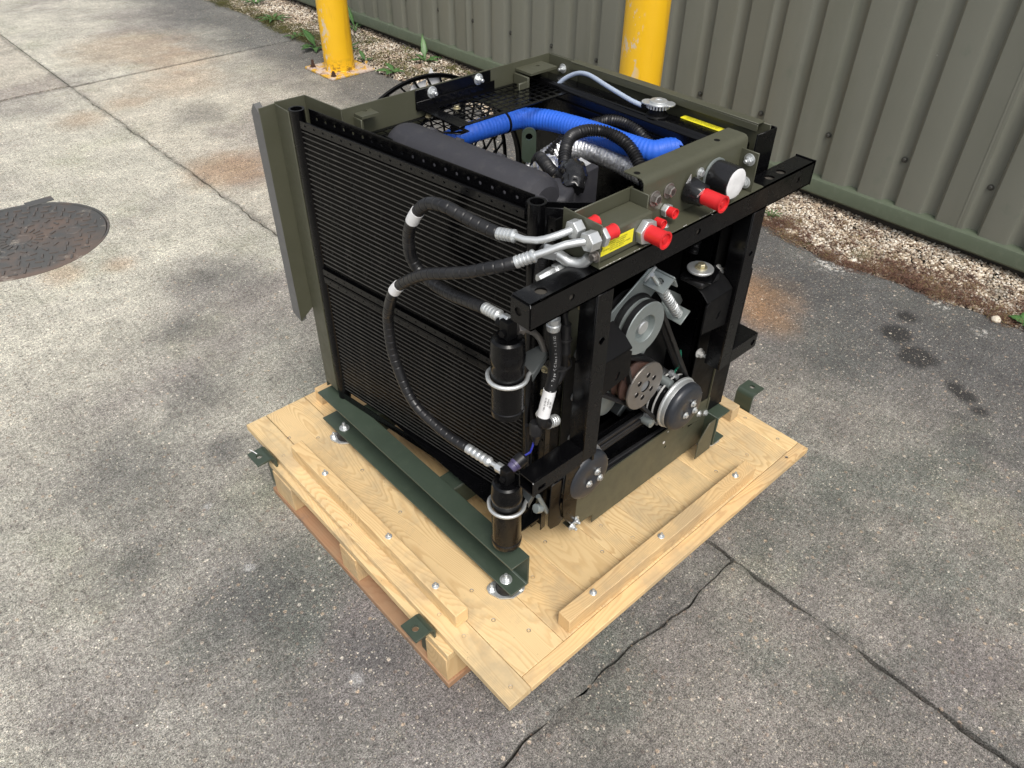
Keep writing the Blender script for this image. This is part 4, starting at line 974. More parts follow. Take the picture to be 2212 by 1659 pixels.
# blue coolant hose
bl = P_('blue_coolant_hose', G().tube([(.500, .812, .925), (.535, .800, .950), (.582, .778, .963), (.648, .769, .966), (.712, .760, .967), (.748, .708, .970), (.765, .628, .972), (.770, .545, .975), (.765, .475, .978), (.778, .410, .978), (.805, .385, .985), (.838, .352, .990), (.868, .318, .985)], .0242, 28, .0018,
        rf=lambda s, L: (.0242 if s < L*.80 else .0242-.005*((s/L-.8)/.2))+.0005*math.sin(2*PI*s/.0090)), 'blue')
def band(name, c, ax, r, w, mat, parent=None, n=28): return P_(name, G().lathe([(-w/2, r), (-w/2, r+.0015), (w/2, r+.0015), (w/2, r)], c, ax, n, False, False, False), mat, parent=parent)
band('cable_tie', (.668, .7675, .9662), (1, -.03, .02), .0246, .006, 'blackmatt', bl)
band('hose_clamp', (.844, .346, .989), (.66, -.74, 0), .0205, .012, 'zinc', bl)
P_('lower_hose', G().tube([(.80, .33, .93), (.80, .28, .91), (.775, .25, .84)], .03, 24), 'rubber')
# engine block and details inside
P_('engine_block', G().box(.40, .70, .30, .66, .36, .80).box(.42, .66, .36, .60, .80, .86), 'blackmatt', .012, seg=3)
for k in range(7): P_('cooling_rib', G().box(.540, .700, .520+.0*k, .640, .872+.0-.0*k, .875).box(.575+k*.011, .580+k*.011, .52, .64, .86, .905-abs(k-3)*.003), 'blackmatt', .001, bpy.data.objects['engine_block'])
eye = P_('lifting_eye', G().plate(rrect(-.017, 0, .017, .085, .016, 6), [circ(0, .064, .0085, 18)], (.686, .700, .885), (.75, -.66, 0), (0, 0, 1), .006), 'green', .001)
P_('lifting_eye', G().plate(rrect(-.010, 0, .010, .05, .009, 5), [circ(0, .038, .004, 12)], (.640, .560, .885), (.75, -.66, 0), (0, 0, 1), .005), 'zincdull', .001)
P_('alternator', G().lathe([(0, .045), (.01, .055), (.06, .055), (.07, .045)], (.62, .56, .86), (0, 1, 0), 28), 'blackmatt')
P_('floor_pan', G().box(.235, .955, .225, .84, .300, .303), 'black')
P_('inner_bulkhead', G().box(.34, .80, .300, .303, .30, .90), 'blackmatt')
P_('inner_side', G().box(.806, .809, .235, .84, .30, 1.00), 'black')
# --- front frame of square tube -------------------------------------------
FY0, FY1 = .140, .186
def tubebar(name, b, mat='black', holes=()): return P_(name, G().box(*b), mat, .0025, seg=3)
ub = P_('upper_tube', G().plate([(.165, .930), (.995, .930), (.995, .981), (.165, .981)], [circ(x, .956, .0062, 16) for x in (.258, .597, .938)], (0, FY0+.003, 0), (1, 0, 0), (0, 0, 1), .003)
        .plate([(.165, 0), (.995, 0), (.995, -.045), (.165, -.045)][::-1], [circ(x, -.02, .0105, 18) for x in (.205, .852, .893)], (0, FY0, .978), (1, 0, 0), (0, -1, 0), -.003)
        .box(.165, .995, FY0, FY1, .930, .933).box(.165, .995, FY1-.003, FY1, .933, .978)
        .plate([(0, .933), (.043, .933), (.043, .978), (0, .978)], [circ(.018, .957, .008, 16)], (.165, FY1-.0015, 0), (0, -1, 0), (0, 0, 1), .003).box(.9935, .9965, FY0-.001, FY1+.001, .929, .983), 'black', .0008)
P_('tube_lining', G().box(.17, .99, FY0+.0045, FY1-.004, .9345, .9765), 'dirt')
pl = P_('left_post', G().plate([(.325, .525), (.3655, .525), (.3655, .929), (.325, .929)], [circ(.346, .824, .0075, 16)], (0, FY0+.003, 0), (1, 0, 0), (0, 0, 1), .003).box(.325, .328, FY0+.003, FY1-.004, .525, .929).box(.3625, .3655, FY0+.003, FY1-.004, .525, .929).box(.328, .3625, FY1-.007, FY1-.004, .525, .929), 'black', .001)
P_('right_post', G().plate([(.790, .520), (.831, .520), (.831, .929), (.790, .929)], [circ(.811, .828, .006, 14)], (0, FY0+.003, 0), (1, 0, 0), (0, 0, 1), .003).box(.790, .793, FY0+.003, FY1-.004, .520, .929).box(.828, .831, FY0+.003, FY1-.004, .52, .929).box(.793, .828, FY1-.007, FY1-.004, .52, .929), 'black', .001)
lt = P_('lower_tube', G().plate([(.186, .523), (.324, .523), (.324, .5615), (.186, .5615)], [rrect(.198, .532, .220, .542, .0048)], (0, FY0+.003, 0), (1, 0, 0), (0, 0, 1), .003)
        .box(.186, .324, FY0+.003, FY1-.004, .5585, .5615).box(.186, .324, FY0+.003, FY1-.004, .523, .526).box(.186, .324, FY1-.007, FY1-.004, .526, .5585), 'black', .0008)
P_('stub_tube', G().plate([(.8315, .520), (.940, .520), (.940, .560), (.8315, .560)], [circ(.924, .538, .008, 16)], (0, FY0+.003, 0), (1, 0, 0), (0, 0, 1), .003).box(.8315, .940, FY0+.003, FY1+.012, .557, .560).box(.8315, .94, FY0+.003, FY1+.012, .52, .523).box(.937, .940, FY0+.003, FY1+.012, .523, .557), 'black', .003, seg=2)
for x, y, z in ((.803, .202, .762), (.800, .202, .531)):
    P_('stud', G().cyl((x, .213, z), (x, .183, z), .0046, 12).cyl((x, .2045, z), (x, .1955, z), .0092, 6, smooth=False).cyl((x, .2080, z), (x, .2050, z), .0125, 18), 'bright')
P_('dark_side_wall', G().box(.810, .964, .272, .275, .30, .92), 'black')
# engine mount brackets welded to the posts
def mount(name, poly, O, depth, ztop, zback, yb):
    pass
for (x0, x1, zb, zt_, flip, sl) in ((.3665, .455, .668, .728, 1, .008), (.698, .7885, .664, .724, -1, .0)):
    y = .150; ybk = .205
    xa, xb = (x0, x1)
    fr = [(xa, zb), (xb, zb+.014), (xb, zt_+.012), (xb-.012, zt_+.022), (xa+.0, zt_+.022)] if flip > 0 else [(xa, zb+.0), (xb, zb-.014), (xb, zt_+.022), (xa+.014, zt_+.022), (xa, zt_+.010)]
    c = ((xa+xb)/2+.008, zb+.028)
    hole = [(c[0]+p[0]*.8+p[1]*.3, c[1]+p[1]) for p in rrect(-.006, -.010, .006, .010, .0055)]
    mo = P_('engine_mount_bracket', G().plate(fr, [hole], (0, y+.004, 0), (1, 0, 0), (0, 0, 1), .004), 'blackmatt', .0015, seg=2)
    zt2 = zt_+.022
    P_('bracket_top', G().add([(xa, y, zt2+.0003), (xb, y, zt2+.0003), (xb, y+.018, zt2+.016), (xb, ybk, zt2+.036), (xa, ybk, zt2+.036), (xa, y+.018, zt2+.016),
        (xa, y, zt2-.0037), (xb, y, zt2-.0037), (xb, y+.018, zt2+.012), (xb, ybk, zt2+.032), (xa, ybk, zt2+.032), (xa, y+.018, zt2+.012)],
        [(0, 1, 2, 5), (5, 2, 3, 4), (7, 6, 11, 8), (8, 11, 10, 9), (0, 6, 7, 1), (1, 7, 8, 2), (2, 8, 9, 3), (3, 9, 10, 4), (4, 10, 11, 5), (5, 11, 6, 0)]), 'blackmatt', .002, mo, seg=2)
    if False: P_('bracket_side', G().box(xa, xa+.004, y+.0045, ybk, zb+.02, zt2-.004), 'blackmatt', .001, mo)
P_('mount_pad', G().box(.692, .756, .168, .228, .772, .786), 'rubber', .004, seg=2)
P_('mount_plate', G().plate(rrect(-.034, -.034, .034, .034, .004), [], (.724, .198, .7865), (.94, .34, 0), (-.34, .94, 0), .003), 'black', .0008)
P_('rubber_bush', G().lathe([(0, .020), (.004, .021), (.008, .019)], (.722, .197, .7898), (0, 0, 1), 24), 'rubber')
ws = P_('mount_washer', G().lathe([(0, .0275), (.001, .0285), (.0045, .0285), (.0055, .0275)], (.721, .198, .798), (0, 0, 1), 40), 'zinc')
place('bolt', ME['goldbolt'], ws, (.721, .197, .8036), (0, 0, 1), .5, 1.5)
# left recess panel, brackets below
P_('recess_panel', G().plate([(.341, .44), (.409, .44), (.409, .90), (.341, .90)], [], (0, .224, 0), (1, 0, 0), (0, 0, 1), .003), 'olive', .0005)
P_('recess_panel', G().box(.339, .409, .2185, .2207, .44, .735), 'blackmatt', .0005)
P_('recess_edge', G().box(.410, .4165, .185, .224, .44, .90), 'black', .0005)
for z, k in ((.850, 'goldbolt'), (.740, 'darkbolt'), (.629, 'darkbolt'), (.514, 'darkbolt')): B_(k, (.372, .2180 if z < .8 else .2205, z), (0, -1, 0), s=1.05)
P_('side_skin', G().plate([(0, .30), (.115, .30), (.115, 1.055), (0, 1.055)], [], (.300, .300, 0), (.72, -.69, 0), (0, 0, 1), .002), 'black', .0005)
wallp('corner_flange', (.300, .262), (.345, .215), .92, 1.058, 'black')
P_('lower_bracket', G().plate([(.304, .400), (.300, .285), (.308, .271), (.335, .266), (.346, .276), (.335, .320), (.340, .400)][::-1], [], (0, .208, 0), (-1, 0, 0), (0, 0, -1), .003) if False else G().plate([(.300, .290), (.308, .273), (.335, .267), (.347, .279), (.336, .330), (.341, .420), (.303, .420)], [], (0, .205, 0), (1, 0, 0), (0, 0, 1), .003), 'black', .001)
P_('lower_bracket', G().plate([(.345, .285), (.384, .226), (.386, .440), (.342, .440), (.336, .340)], [], (0, .199, 0), (1, 0, 0), (0, 0, 1), .003), 'black', .0008)
B_('nut', (.374, .1955, .238), (0, -1, 0)); B_('nut', (.3885, .1990, .246), (0, -1, 0))
# --- low front plate (olive) ----------------------------------------------
fpl = P_('front_plate', G().plate([(.390, .202), (.466, .196), (.466, .166), (.905, .166), (.905, .262), (.835, .262), (.77, .318), (.390, .318)], [circ(.735, .255, .0045, 14)], (0, .2135, 0), (1, 0, 0), (0, 0, 1), .003), 'olive', .0008)
P_('plate_lip', G().box(.390, .466, .214, .240, .196, .199), 'olive', .0006, fpl)
P_('end_gusset', G().plate([(.837, .228), (.837, .166), (.903, .166), (.903, .2755), (.873, .2755)], [], (0, .178, 0), (1, 0, 0), (0, 0, 1), .003), 'olive', .0008)
P_('bracket_angle', G().plate([(.80, .282), (.905, .262), (.905, .330), (.80, .345)], [], (0, .2100, 0), (1, 0, 0), (0, 0, 1), .0025), 'olive', .0006)
for x in (.862, .893): B_('bolt', (x, .2070, .297-(x-.862)*.5), (0, -1, 0), s=.85)
P_('dot_sticker', G().lathe([(0, .0042), (.0003, .0042)], (.725, .2103, .276), (0, -1, 0), 14), 'white')
P_('dot_sticker', G().lathe([(0, .0020), (.0003, .0020)], (.735, .2103, .308), (0, -1, 0), 10), 'white')
# ribbed black rails
for (x0, z0, x1, z1, y) in ((.40, .405, .86, .405, .236), (.40, .328, .92, .300, .226)):
    for k in range(3): P_('ribbed_rail', G().obox((x0, y, z0-k*.014), (x1, y, z1-k*.014), .010+.004*(k % 2), .009, (0, 0, 1)), 'rubber', .002, seg=2)
P_('lower_crossplate', G().box(.392, .955, .246, .249, .20, .42), 'black')

# --- pulleys and belts -----------------------------------------------------
def vpulley(name, c, prof, mat, n=56): return P_(name, G().lathe(prof, c, (0, 1, 0), n), mat)
TC, KC, QC = Vector((.558, .200, .719)), Vector((.590, .200, .545)), Vector((.722, .160, .425))
tp = P_('idler_pulley', G().lathe([(0.018, .008), (.017, .0185), (.0165, .0195), (.0150, .0295), (0.001, .0318), (0, .0328), (0, .0605), (.0015, .0620), (.006, .0615), (.011, .052), (.020, .052), (.026, .0615), (.032, .0620), (.034, .060), (.034, .02)], TC, (0, 1, 0), 64), 'zincdull')
P_('hub_cap', G().lathe([(.0045, .004), (.004, .0135), (.0055, .0155), (.018, .0160)], TC, (0, 1, 0), 36), 'zinc', parent=tp)
P_('back_pulley', G().lathe([(.036, .066), (.042, .066), (.050, .054), (.056, .054), (.062, .064), (.066, .064)], TC, (0, 1, 0), 48), 'rubber', parent=tp)
kp = P_('crank_pulley', G().lathe([(0, .0150), (0, .0600), (.003, .0610), (.006, .0600), (.012, .048), (.019, .048), (.026, .0585), (.030, .0585), (.036, .047), (.043, .047), (.050, .0585), (.056, .056), (.062, .040), (.066, .040)], KC, (0, 1, 0), 56, capa=False), 'steel')
P_('pulley_groove', G().lathe([(.0062, .0597), (.0122, .0485), (.0192, .0485), (.026, .0590), (.030, .0590), (.0362, .0475), (.043, .0475), (.050, .0590), (.056, .0565)], KC, (0, 1, 0), 56, capa=False, capb=False), 'rust', parent=kp)
P_('pulley_centre', G().lathe([(.0035, .0005), (.0035, .0150), (.008, .0151)], KC, (0, 1, 0), 28, capa=True, capb=False), 'aluminium', parent=kp)
for i in range(6):
    a = 2*PI*i/6+.35; p = KC+Vector((.030*math.cos(a), 0, .030*math.sin(a)))
    P_('bolt_hole', G().lathe([(-.0006, .0068), (-.0010, .0076), (-.0004, .0080)], p, (0, 1, 0), 18, capa=False, capb=False), 'steel', parent=kp)
    P_('socket_bolt', G().lathe([(-.0004, .0066), (-.0005, .0060), (-.0012, .0050), (-.0012, .0025), (-.0002, .0024)], p, (0, 1, 0), 16), 'blackmatt', parent=kp)
P_('crank_housing', G().lathe([(.066, .040), (.07, .055), (.10, .055), (.11, .02)], KC+Vector((-.03, 0, -.03)), (0, 1, 0), 32), 'aluminium')
P_('front_housing', G().lathe([(.010, .030), (.012, .034), (.030, .036), (.034, .030)], KC+Vector((-.050, .052, -.062)), (0, 1, 0), 28), 'zincdull')
def compressor(c, rd, belt=True, rotor='zinc'):
    # clutch plate, rotor with v grooves, aluminium body behind
    b = P_('compressor', G().lathe([(.084, .040), (.086, .056), (.10, .058), (.17, .058), (.175, .05)], c, (0, 1, 0), 36), 'aluminium')
    P_('clutch_plate', G().lathe([(.003, .004), (.0025, .016), (0, .020), (0, rd*.55), (.0008, rd*.80), (.003, rd*.90), (.008, rd*.965), (.013, rd*.985), (.0205, rd*.985)], c, (0, 1, 0), 56), 'slate', parent=b)
    if rotor:
        P_('clutch_rotor', G().lathe([(.020, rd*.90), (.0205, rd*.995), (.0215, rd*1.0), (.0325, rd*1.0), (.0330, rd*1.05), (.0345, rd*1.06), (.0375, rd*1.06), (.039, rd*1.04)], c, (0, 1, 0), 64, capa=False, capb=False), rotor, parent=b)
        for y0 in (.0390, .0560): 
            P_('belt_groove', G().lathe([(y0, rd*1.04), (y0+.005, rd*.88), (y0+.0075, rd*.88), (y0+.0125, rd*1.04)], c, (0, 1, 0), 64, capa=False, capb=False), 'blackmatt', parent=b)
            P_('rotor_flange', G().lathe([(y0+.0125, rd*1.04), (y0+.013, rd*1.06), (y0+.0165, rd*1.06), (y0+.0170, rd*1.04)], c, (0, 1, 0), 64, capa=False, capb=False), 'bright', parent=b)
    for a in (65, -35, 185):
        a = math.radians(a+8); p = c+Vector((.0195*math.cos(a)+.012, -.001, .0195*math.sin(a)-.010))
        place('bolt', ME['bolt'], b, p, (0, -1, 0), .3, .82)
    P_('balance_line', G().obox(c+Vector((.026, -.0004, .012)), c+Vector((rd*.93, .006, rd*.24)), .0012, .0012, (0, 1, 0)), 'zinc', parent=b)
    return b
cmp1 = compressor(QC, .0655)
cmp2 = compressor(Vector((.420, .190, .375)), .0660, rotor='aluminium')
for (x, z) in ((.729, .490), (.687, .468), (.655, .405), (.679, .373)): P_('socket_bolt', G().cyl((x, .222, z), (x, .208, z), .0062, 14).cyl((x, .232, z), (x, .222, z), .010, 16), 'aluminium')
for (x, z) in ((.648, .392), (.700, .487)): P_('compressor_ear', G().cyl((x, .240, z), (x, .205, z), .0115, 18).cyl((x, .2045, z), (x, .2035, z), .006, 6), 'zincdull')
P_('compressor_bracket', G().obox((.60, .285, .40), (.70, .285, .49), .02, .03, (0, 1, 0)).obox((.62, .29, .44), (.66, .29, .38), .02, .03, (0, 1, 0)), 'darkzinc', .004, seg=2)
P_('dark_support_plate', G().plate([(.60, .50), (.735, .47), (.735, .60), (.70, .655), (.62, .63)], [], (0, .262, 0), (1, 0, 0), (0, 0, 1), .006), 'blackmatt', .002)
P_('earth_wire', G().tube([(.728, .222, .492), (.742, .225, .498), (.758, .228, .502), (.766, .232, .515), (.764, .236, .540)], .0022, 8), 'greenwire')
# v belt: runs round idler, compressor rotor; second loop to the crank
def belt(c1, r1, c2, r2, y, w, t, side, name='v_belt', full=True):
    """open belt round two wheels (x,z), built as a swept trapezoid"""
    d = Vector((c2.x-c1.x, c2.z-c1.z)); D = d.length; th = math.atan2(d.y, d.x); al = math.acos((r1-r2)/D)
    pts = []
    for a in np.linspace(th+al, th+2*PI-al, 22): pts.append((c1.x+r1*math.cos(a), c1.z+r1*math.sin(a), a))
    for a in np.linspace(th-al, th+al, 16): pts.append((c2.x+r2*math.cos(a), c2.z+r2*math.sin(a), a))
    g = G(); vs = []
    for x, z, a in pts:
        ox, oz = math.cos(a), math.sin(a)
        for (yy, o) in ((y-w/2, t*.5), (y+w/2, t*.5), (y+w*.34, -t*.5), (y-w*.34, -t*.5)): vs.append((x+ox*o, yy, z+oz*o))
    m = len(pts); fs = []
    for i in range(m):
        j = (i+1) % m
        for k in range(4): fs.append((i*4+k, i*4+(k+1) % 4, j*4+(k+1) % 4, j*4+k))
    return P_(name, g.add(vs, fs), 'rubber', .0006)
def belt3(wheels, y, w, t):
    """convex loop round several wheels given as (x, z, r)"""
    pts = []
    for (x, z, r) in wheels:
        for i in range(120): a = 2*PI*i/120; pts.append((x+r*math.cos(a), z+r*math.sin(a), a))
    pts.sort(key=lambda p: (p[0], p[1])); cr = lambda o, a, b: (a[0]-o[0])*(b[1]-o[1])-(a[1]-o[1])*(b[0]-o[0])
    lo, up = [], []
    for p in pts:
        while len(lo) > 1 and cr(lo[-2], lo[-1], p) <= 0: lo.pop()
        lo.append(p)
    for p in reversed(pts):
        while len(up) > 1 and cr(up[-2], up[-1], p) <= 0: up.pop()
        up.append(p)
    hull = lo[:-1]+up[:-1]; g = G(); vs = []; m = len(hull)
    for x, z, a in hull:
        ox, oz = math.cos(a), math.sin(a)
        for (yy, o) in ((y-w/2, t*.5), (y+w/2, t*.5), (y+w*.34, -t*.5), (y-w*.34, -t*.5)): vs.append((x+ox*o, yy, z+oz*o))
    fs = [(i*4+q, i*4+(q+1) % 4, ((i+1) % m)*4+(q+1) % 4, ((i+1) % m)*4+q) for i in range(m) for q in range(4)]
    return P_('v_belt', g.add(vs, fs), 'rubber', .0006)
for yb in (.2085, .2310): belt3([(TC.x, TC.z, .0585), (QC.x, QC.z, .0620), (KC.x+.01, KC.z, .045)], yb, .0135, .008)
belt(Vector((.455, 0, .640)), .042, Vector((KC.x, 0, KC.z)), .057, .2230, .0150, .008, 1)
belt(Vector((.455, 0, .640)), .042, Vector((KC.x, 0, KC.z)), .057, .2460, .0150, .008, 1)
P_('small_pulley', G().lathe([(.0, .038), (.004, .042), (.012, .034), (.020, .042), (.028, .034), (.036, .042), (.040, .03)], (.455, .214, .640), (0, 1, 0), 32), 'blackmatt')
# tensioner bracket with bolt and spring
TB = P_('tensioner_bracket', G().plate([(.466, .758), (.487, .735), (.500, .728), (.585, .735), (.626, .763), (.660, .752), (.640, .800), (.622, .824), (.611, .829), (.599, .831)], [], (0, .2420, 0), (1, 0, 0), (0, 0, 1), .004), 'zincdull', .001)
ax = Vector((.835, 0, .55)).normalized(); az = Vector((0, -1, 0))
P_('bracket_ear', G().plate([(0, 0), (.043, 0), (.043, .052), (0, .052)], [[(.021+p[0]*.85, .027+p[1]*1.1) for p in circ(0, 0, .0095, 18)]], (.579, .2375, .803), ax, az, .004), 'zincdull', .0012, TB, seg=2)
P_('bracket_ear', G().plate([(0, 0), (.033, 0), (.033, .052), (0, .052)], [], (.6135, .2375, .8290), (.50, 0, -.866), az, .004), 'zincdull', .0012, TB, seg=2)
P_('weld_bead', crinkle(G().tube([(.581, .2365, .8085), (.592, .2360, .815), (.604, .2360, .823), (.613, .2365, .8300)], .0032, 8), .0016, 4), 'zinc', parent=TB)
b0, b1 = Vector((.568, .210, .842)), Vector((.686, .210, .692))
dr = (b1-b0).normalized()
P_('adjuster_bolt', G().tube([b0, b1], .0048, 12, .002, rf=lambda s, L: .0050+.0004*math.sin(2*PI*s/.0016)), 'zinc', parent=TB)
s0, s1 = b0+dr*.050, b1-dr*.004; aa = dr.orthogonal().normalized(); bb = dr.cross(aa); n_ = 14; sp = []
for i in range(n_*12+1): t = i/(n_*12); an = 2*PI*n_*t; sp.append(s0.lerp(s1, t)+(aa*math.cos(an)+bb*math.sin(an))*.0102)
P_('spring', G().tube(sp, .0019, 6, raw=True), 'zinc', parent=TB)
sx = Vector((.786, 0, .618))
P_('spring_seat', G().plate([(-.018, -.005), (.020, -.005), (.020, .047), (-.018, .047)], [], s1+dr*.003+Vector((0, .0275, 0)), sx, (0, -1, 0), .0035), 'zincdull', .001, TB)
P_('spring_seat', G().plate([(.655, .690), (.700, .660), (.722, .668), (.742, .690), (.728, .712), (.685, .742), (.665, .738)], [], (0, .2430, 0), (1, 0, 0), (0, 0, 1), .003), 'zincdull', .001, TB)
P_('spring_seat', G().plate([(0, 0), (.030, 0), (.036, .018), (.0, .034)], [], (.698, .2390, .706), (.60, 0, -.80), (0, -1, 0), .003), 'zincdull', .001, TB)
P_('idler_arm', G().obox((.61, .262, .66), (.655, .262, .60), .022, .008, (0, 1, 0)), 'zincdull', .003)
P_('fan_belt_disc', G().lathe([(0, .034), (.004, .034)], (.607, .246, .617), (0, 1, 0), 30), 'zincdull')

# --- manifold on the top tube ----------------------------------------------
mn_ = P_('manifold_base', G().box(.322, .801, .1405, .235, .9813, .9843), 'olive', .0008)
P_('end_plate', G().plate([(-.100, .965), (-.100, 1.060), (-.092, 1.064), (-.006, 1.064), (0, 1.060), (0, .965)][::-1] if False else [(0, .9845), (.088, .9845), (.088, 1.064), (0, 1.064)], [], (.3215, .2285, 0), (0, -1, 0), (0, 0, 1), .003), 'olive', .0008, mn_)
P_('lower_box', G().box(.3245, .463, .1505, .206, .9846, 1.039), 'olive', .005, mn_, seg=3)
P_('rear_upstand', G().box(.3245, .472, .2070, .2105, .9846, 1.062), 'olive', .0012, mn_)
P_('box_cheek', G().box(.4635, .4665, .166, .2065, .9846, 1.062), 'olive', .001, mn_)
prof = [(.183, .985), (.181, 1.060), (.176, 1.076), (.181, 1.083), (.222, 1.084), (.2225, 1.081), (.1835, 1.080)]
hump = [(.1800, .9848), (.1800, 1.070), (.1815, 1.0775), (.1865, 1.0825), (.193, 1.0838), (.2300, 1.0838), (.2300, 1.0808), (.1935, 1.0808), (.1882, 1.0798), (.1840, 1.0755), (.1830, 1.069), (.1830, .9848)]
m = len(hump); g = G(); g.add([(x, y, z) for x in (.467, .775) for y, z in hump], [(i, (i+1) % m, m+(i+1) % m, m+i) for i in range(m)]+[tuple(range(m))[::-1], tuple(range(m, 2*m))])
hp = P_('manifold_cover', g, 'olive', .0006, mn_)
for x, y in ((.478, .208), (.705, .205)): P_('hole_shade_disc', G().lathe([(0, .0058), (.0004, .0058)], (x, y, 1.0839), (0, 0, 1), 16), 'blackmatt', parent=hp)  # dark discs laid on the cover paint the shade of open holes
P_('cover_tab', G().plate([(0, .9845), (.052, .9845), (.052, 1.063), (0, 1.063)], [], (.7600, .1930, 0), (0, -1, 0), (0, 0, 1), .003), 'olive', .0008, mn_)
for z in (1.046, 1.000): B_('nut', (.7568, .158, z), (-1, 0, 0), mn_, 1.05)
B_('bolt', (.728, .161, .9846), (0, 0, 1), mn_, .9)
B_('bolt', (.52, .163, .9846), (0, 0, 1), mn_, .6)
for x, z in ((.499, 1.040), (.538, 1.043)): B_('bigbolt', (x, .1795, z), (0, -1, 0), mn_, 1.0)
def redcap(c, d, r, L, hexr, hexl, parent=mn_, flare=1.10):
    r *= .90; L *= .90
    c, d = Vector(c), Vector(d).normalized()
    if hexr: P_('hex_fitting', G().lathe([(0, hexr*.97), (.001, hexr), (hexl-.001, hexr), (hexl, hexr*.95)], c, d, 6, False), 'zinc', .0006, parent)
    P_('red_cap', G().lathe([(0, r), (L*.80, r*1.02), (L*.93, r*1.04), (L*.96, r*flare), (L, r*flare), (L, r*.86), (L-.0035, r*.82), (L-.0035, r*.40), (L-.0015, r*.36), (L-.0015, .0004)], c+d*hexl, d, 28), 'red', parent=parent)
redcap((.440, .1505, 1.010), (0, -1, 0), .0165, .040, .0235, .014)
redcap((.3245, .188, 1.040), (1, 0, .0), .0125, .028, .0175, .008)
redcap((.3245, .150, 1.037), (1, 0, 0), .0130, .030, .0175, .010)
redcap((.533, .1795, 1.008), (0, -1, 0), .0105, .016, .0125, .012, flare=1.0)
redcap((.500, .1795, .999), (0, -1, 0), .0095, .020, 0, 0.010, flare=1.0)
redcap((.600, .1795, 1.026), (0, -1, -.02), .0165, .050, .0190, .034)
P_('tape_wrap', crinkle(G().lathe([(0, .017), (.003, .024), (.012, .0235), (.022, .0215), (.032, .0205), (.036, .018)], (.600, .1795, 1.026), (0, -1, -.02), 40), .0030, 21), 'tape', parent=mn_)
P_('tape_scrap', crinkle(G().plate([(-.006, -.010), (.008, -.012), (.002, .013), (-.004, .004)], [], (.585, .142, 1.036), (.9, .0, -.3), (0, -.4, .9), .0006), .002, 8), 'foil', parent=mn_)
P_('tape_scrap', crinkle(G().plate([(-.009, -.003), (.004, -.004), (.001, .012)], [], (.590, .1740, 1.048), (.9, -.1, 0), (0, -.1, 1), .0006), .002, 9), 'foil', parent=mn_)
B_('bolt', (.628, .1795, 1.050), (0, -1, 0), mn_, .9)
pp = P_('large_pipe_stub', G().lathe([(0, .0325), (.002, .034), (.005, .034), (.0055, .0305), (.046, .0300)], (.672, .1795, 1.033), (0, -1, 0.0), 40), 'zincdull', parent=mn_)
P_('tape_wrap', crinkle(G().lathe([(.006, .0312), (.020, .0318), (.036, .0316), (.0505, .0310), (.0515, .0290)], (.672, .1795, 1.033), (0, -1, 0), 56), .0006, 31), 'tape', parent=pp)
P_('white_foam_plug', crinkle(G().lathe([(.0500, .0285), (.0530, .0290), (.0540, .0272), (.0542, .012), (.0542, .001)], (.672, .1795, 1.033), (0, -1, 0), 30), .0012, 5), 'white', parent=pp)
yl = [(0, 0), (.082, 0), (.082, .025), (0, .025), (0, .0235), (.004, .0200), (.0055, .016), (.004, .0120), (0, .0095)]
label_plate('rating_label', [(0.0, 0), (.082, 0.0), (.082, .0255), (0, .0255), (.003, .019), (.0055, .0145), (.0035, .010), (0, .0075)], (.3300, .1500, .9985), (1, 0, 0), (0, 0, 1), 'REMANUFACTURED FOR MOD\nCONTRACT NO: IRM/00/07\nLOR AC: THERMOKED\nOF REFRIG UNIT COOL SERIAL NO: 000000\nNSN 4110-99-148-2715', .0036, sp=1.05, parent=mn_)
B_('bigbolt', (.3180, .150, .992+.014), (-1, 0, 0), mn_, .8)

g = G()
for i in range(40):
    if random.random() < .93: x = random.choice((.36, .43, .47, .55, .62, .66))+random.gauss(0, .018); y, z, ny = .1402, .9844, 1
    else: x = random.uniform(.17, .99); y, z, ny = .1395, .9795, 1
    a, b_ = random.uniform(.0005, .0028), random.uniform(.0002, .0006)
    g.add([(x-a, y-.0004, z+.0002), (x+a*.8, y-.0004, z+.0003), (x+a*.5, y+b_, z+.0004), (x-a*.6, y+b_*1.3, z+.0004)], [(0, 1, 2, 3)])
for z_ in (.974, .557):
    x_ = .165 if z_ > .9 else .186; g.add([(x_-.0004, .1405, z_), (x_-.0004, .1425, z_+.001), (x_-.0002, .1425, z_+.006), (x_-.0004, .1405, z_+.004)], [(0, 1, 2, 3)])
P_('paint_chips', g, 'white', kind='stuff')
# --- refrigerant hoses -----------------------------------------------------
def ferrule(p0, p1, r, parent, n_r=4):
    p0, p1 = Vector(p0), Vector(p1); L_ = (p1-p0).length; prof = [(0, r*.7), (.001, r)]
    for i in range(n_r):
        a = L_*(.06+.72*i/n_r); w = L_*.72/n_r; prof += [(a+w*.15, r), (a+w*.5, r*1.04), (a+w*.72, r), (a+w*.85, r*.86), (a+w, r*.86)]
    prof += [(L_*.80, r), (L_*.84, r*1.06), (L_*.93, r*1.06), (L_, r*.75)]
    return P_('crimped_ferrule', G().lathe(prof, p0, p1-p0, 24), 'zinc', parent=parent)
def wrapped_hose(pts, r, tie=None, pitch=.0165, label=None):
    def rf(s, L):
        ph = (s % pitch)/pitch; return r-(.0009 if ph < .10 else 0)
    h = P_('refrigerant_hose', G().tube(pts, r, 20, .0016, rf=rf), 'sleeve')
    return h
A_ = [(.230, .293, 1.021), (.220, .329, 1.026), (.211, .361, 1.033), (.202, .394, 1.040), (.198, .425, 1.037), (.195, .447, 1.027), (.192, .468, 1.007), (.190, .485, .982), (.193, .503, .951), (.196, .512, .919),
      (.201, .515, .892), (.207, .508, .869), (.210, .488, .857), (.209, .451, .852), (.206, .396, .858), (.202, .349, .870), (.200, .295, .883)]
hA = wrapped_hose(A_, .0118)
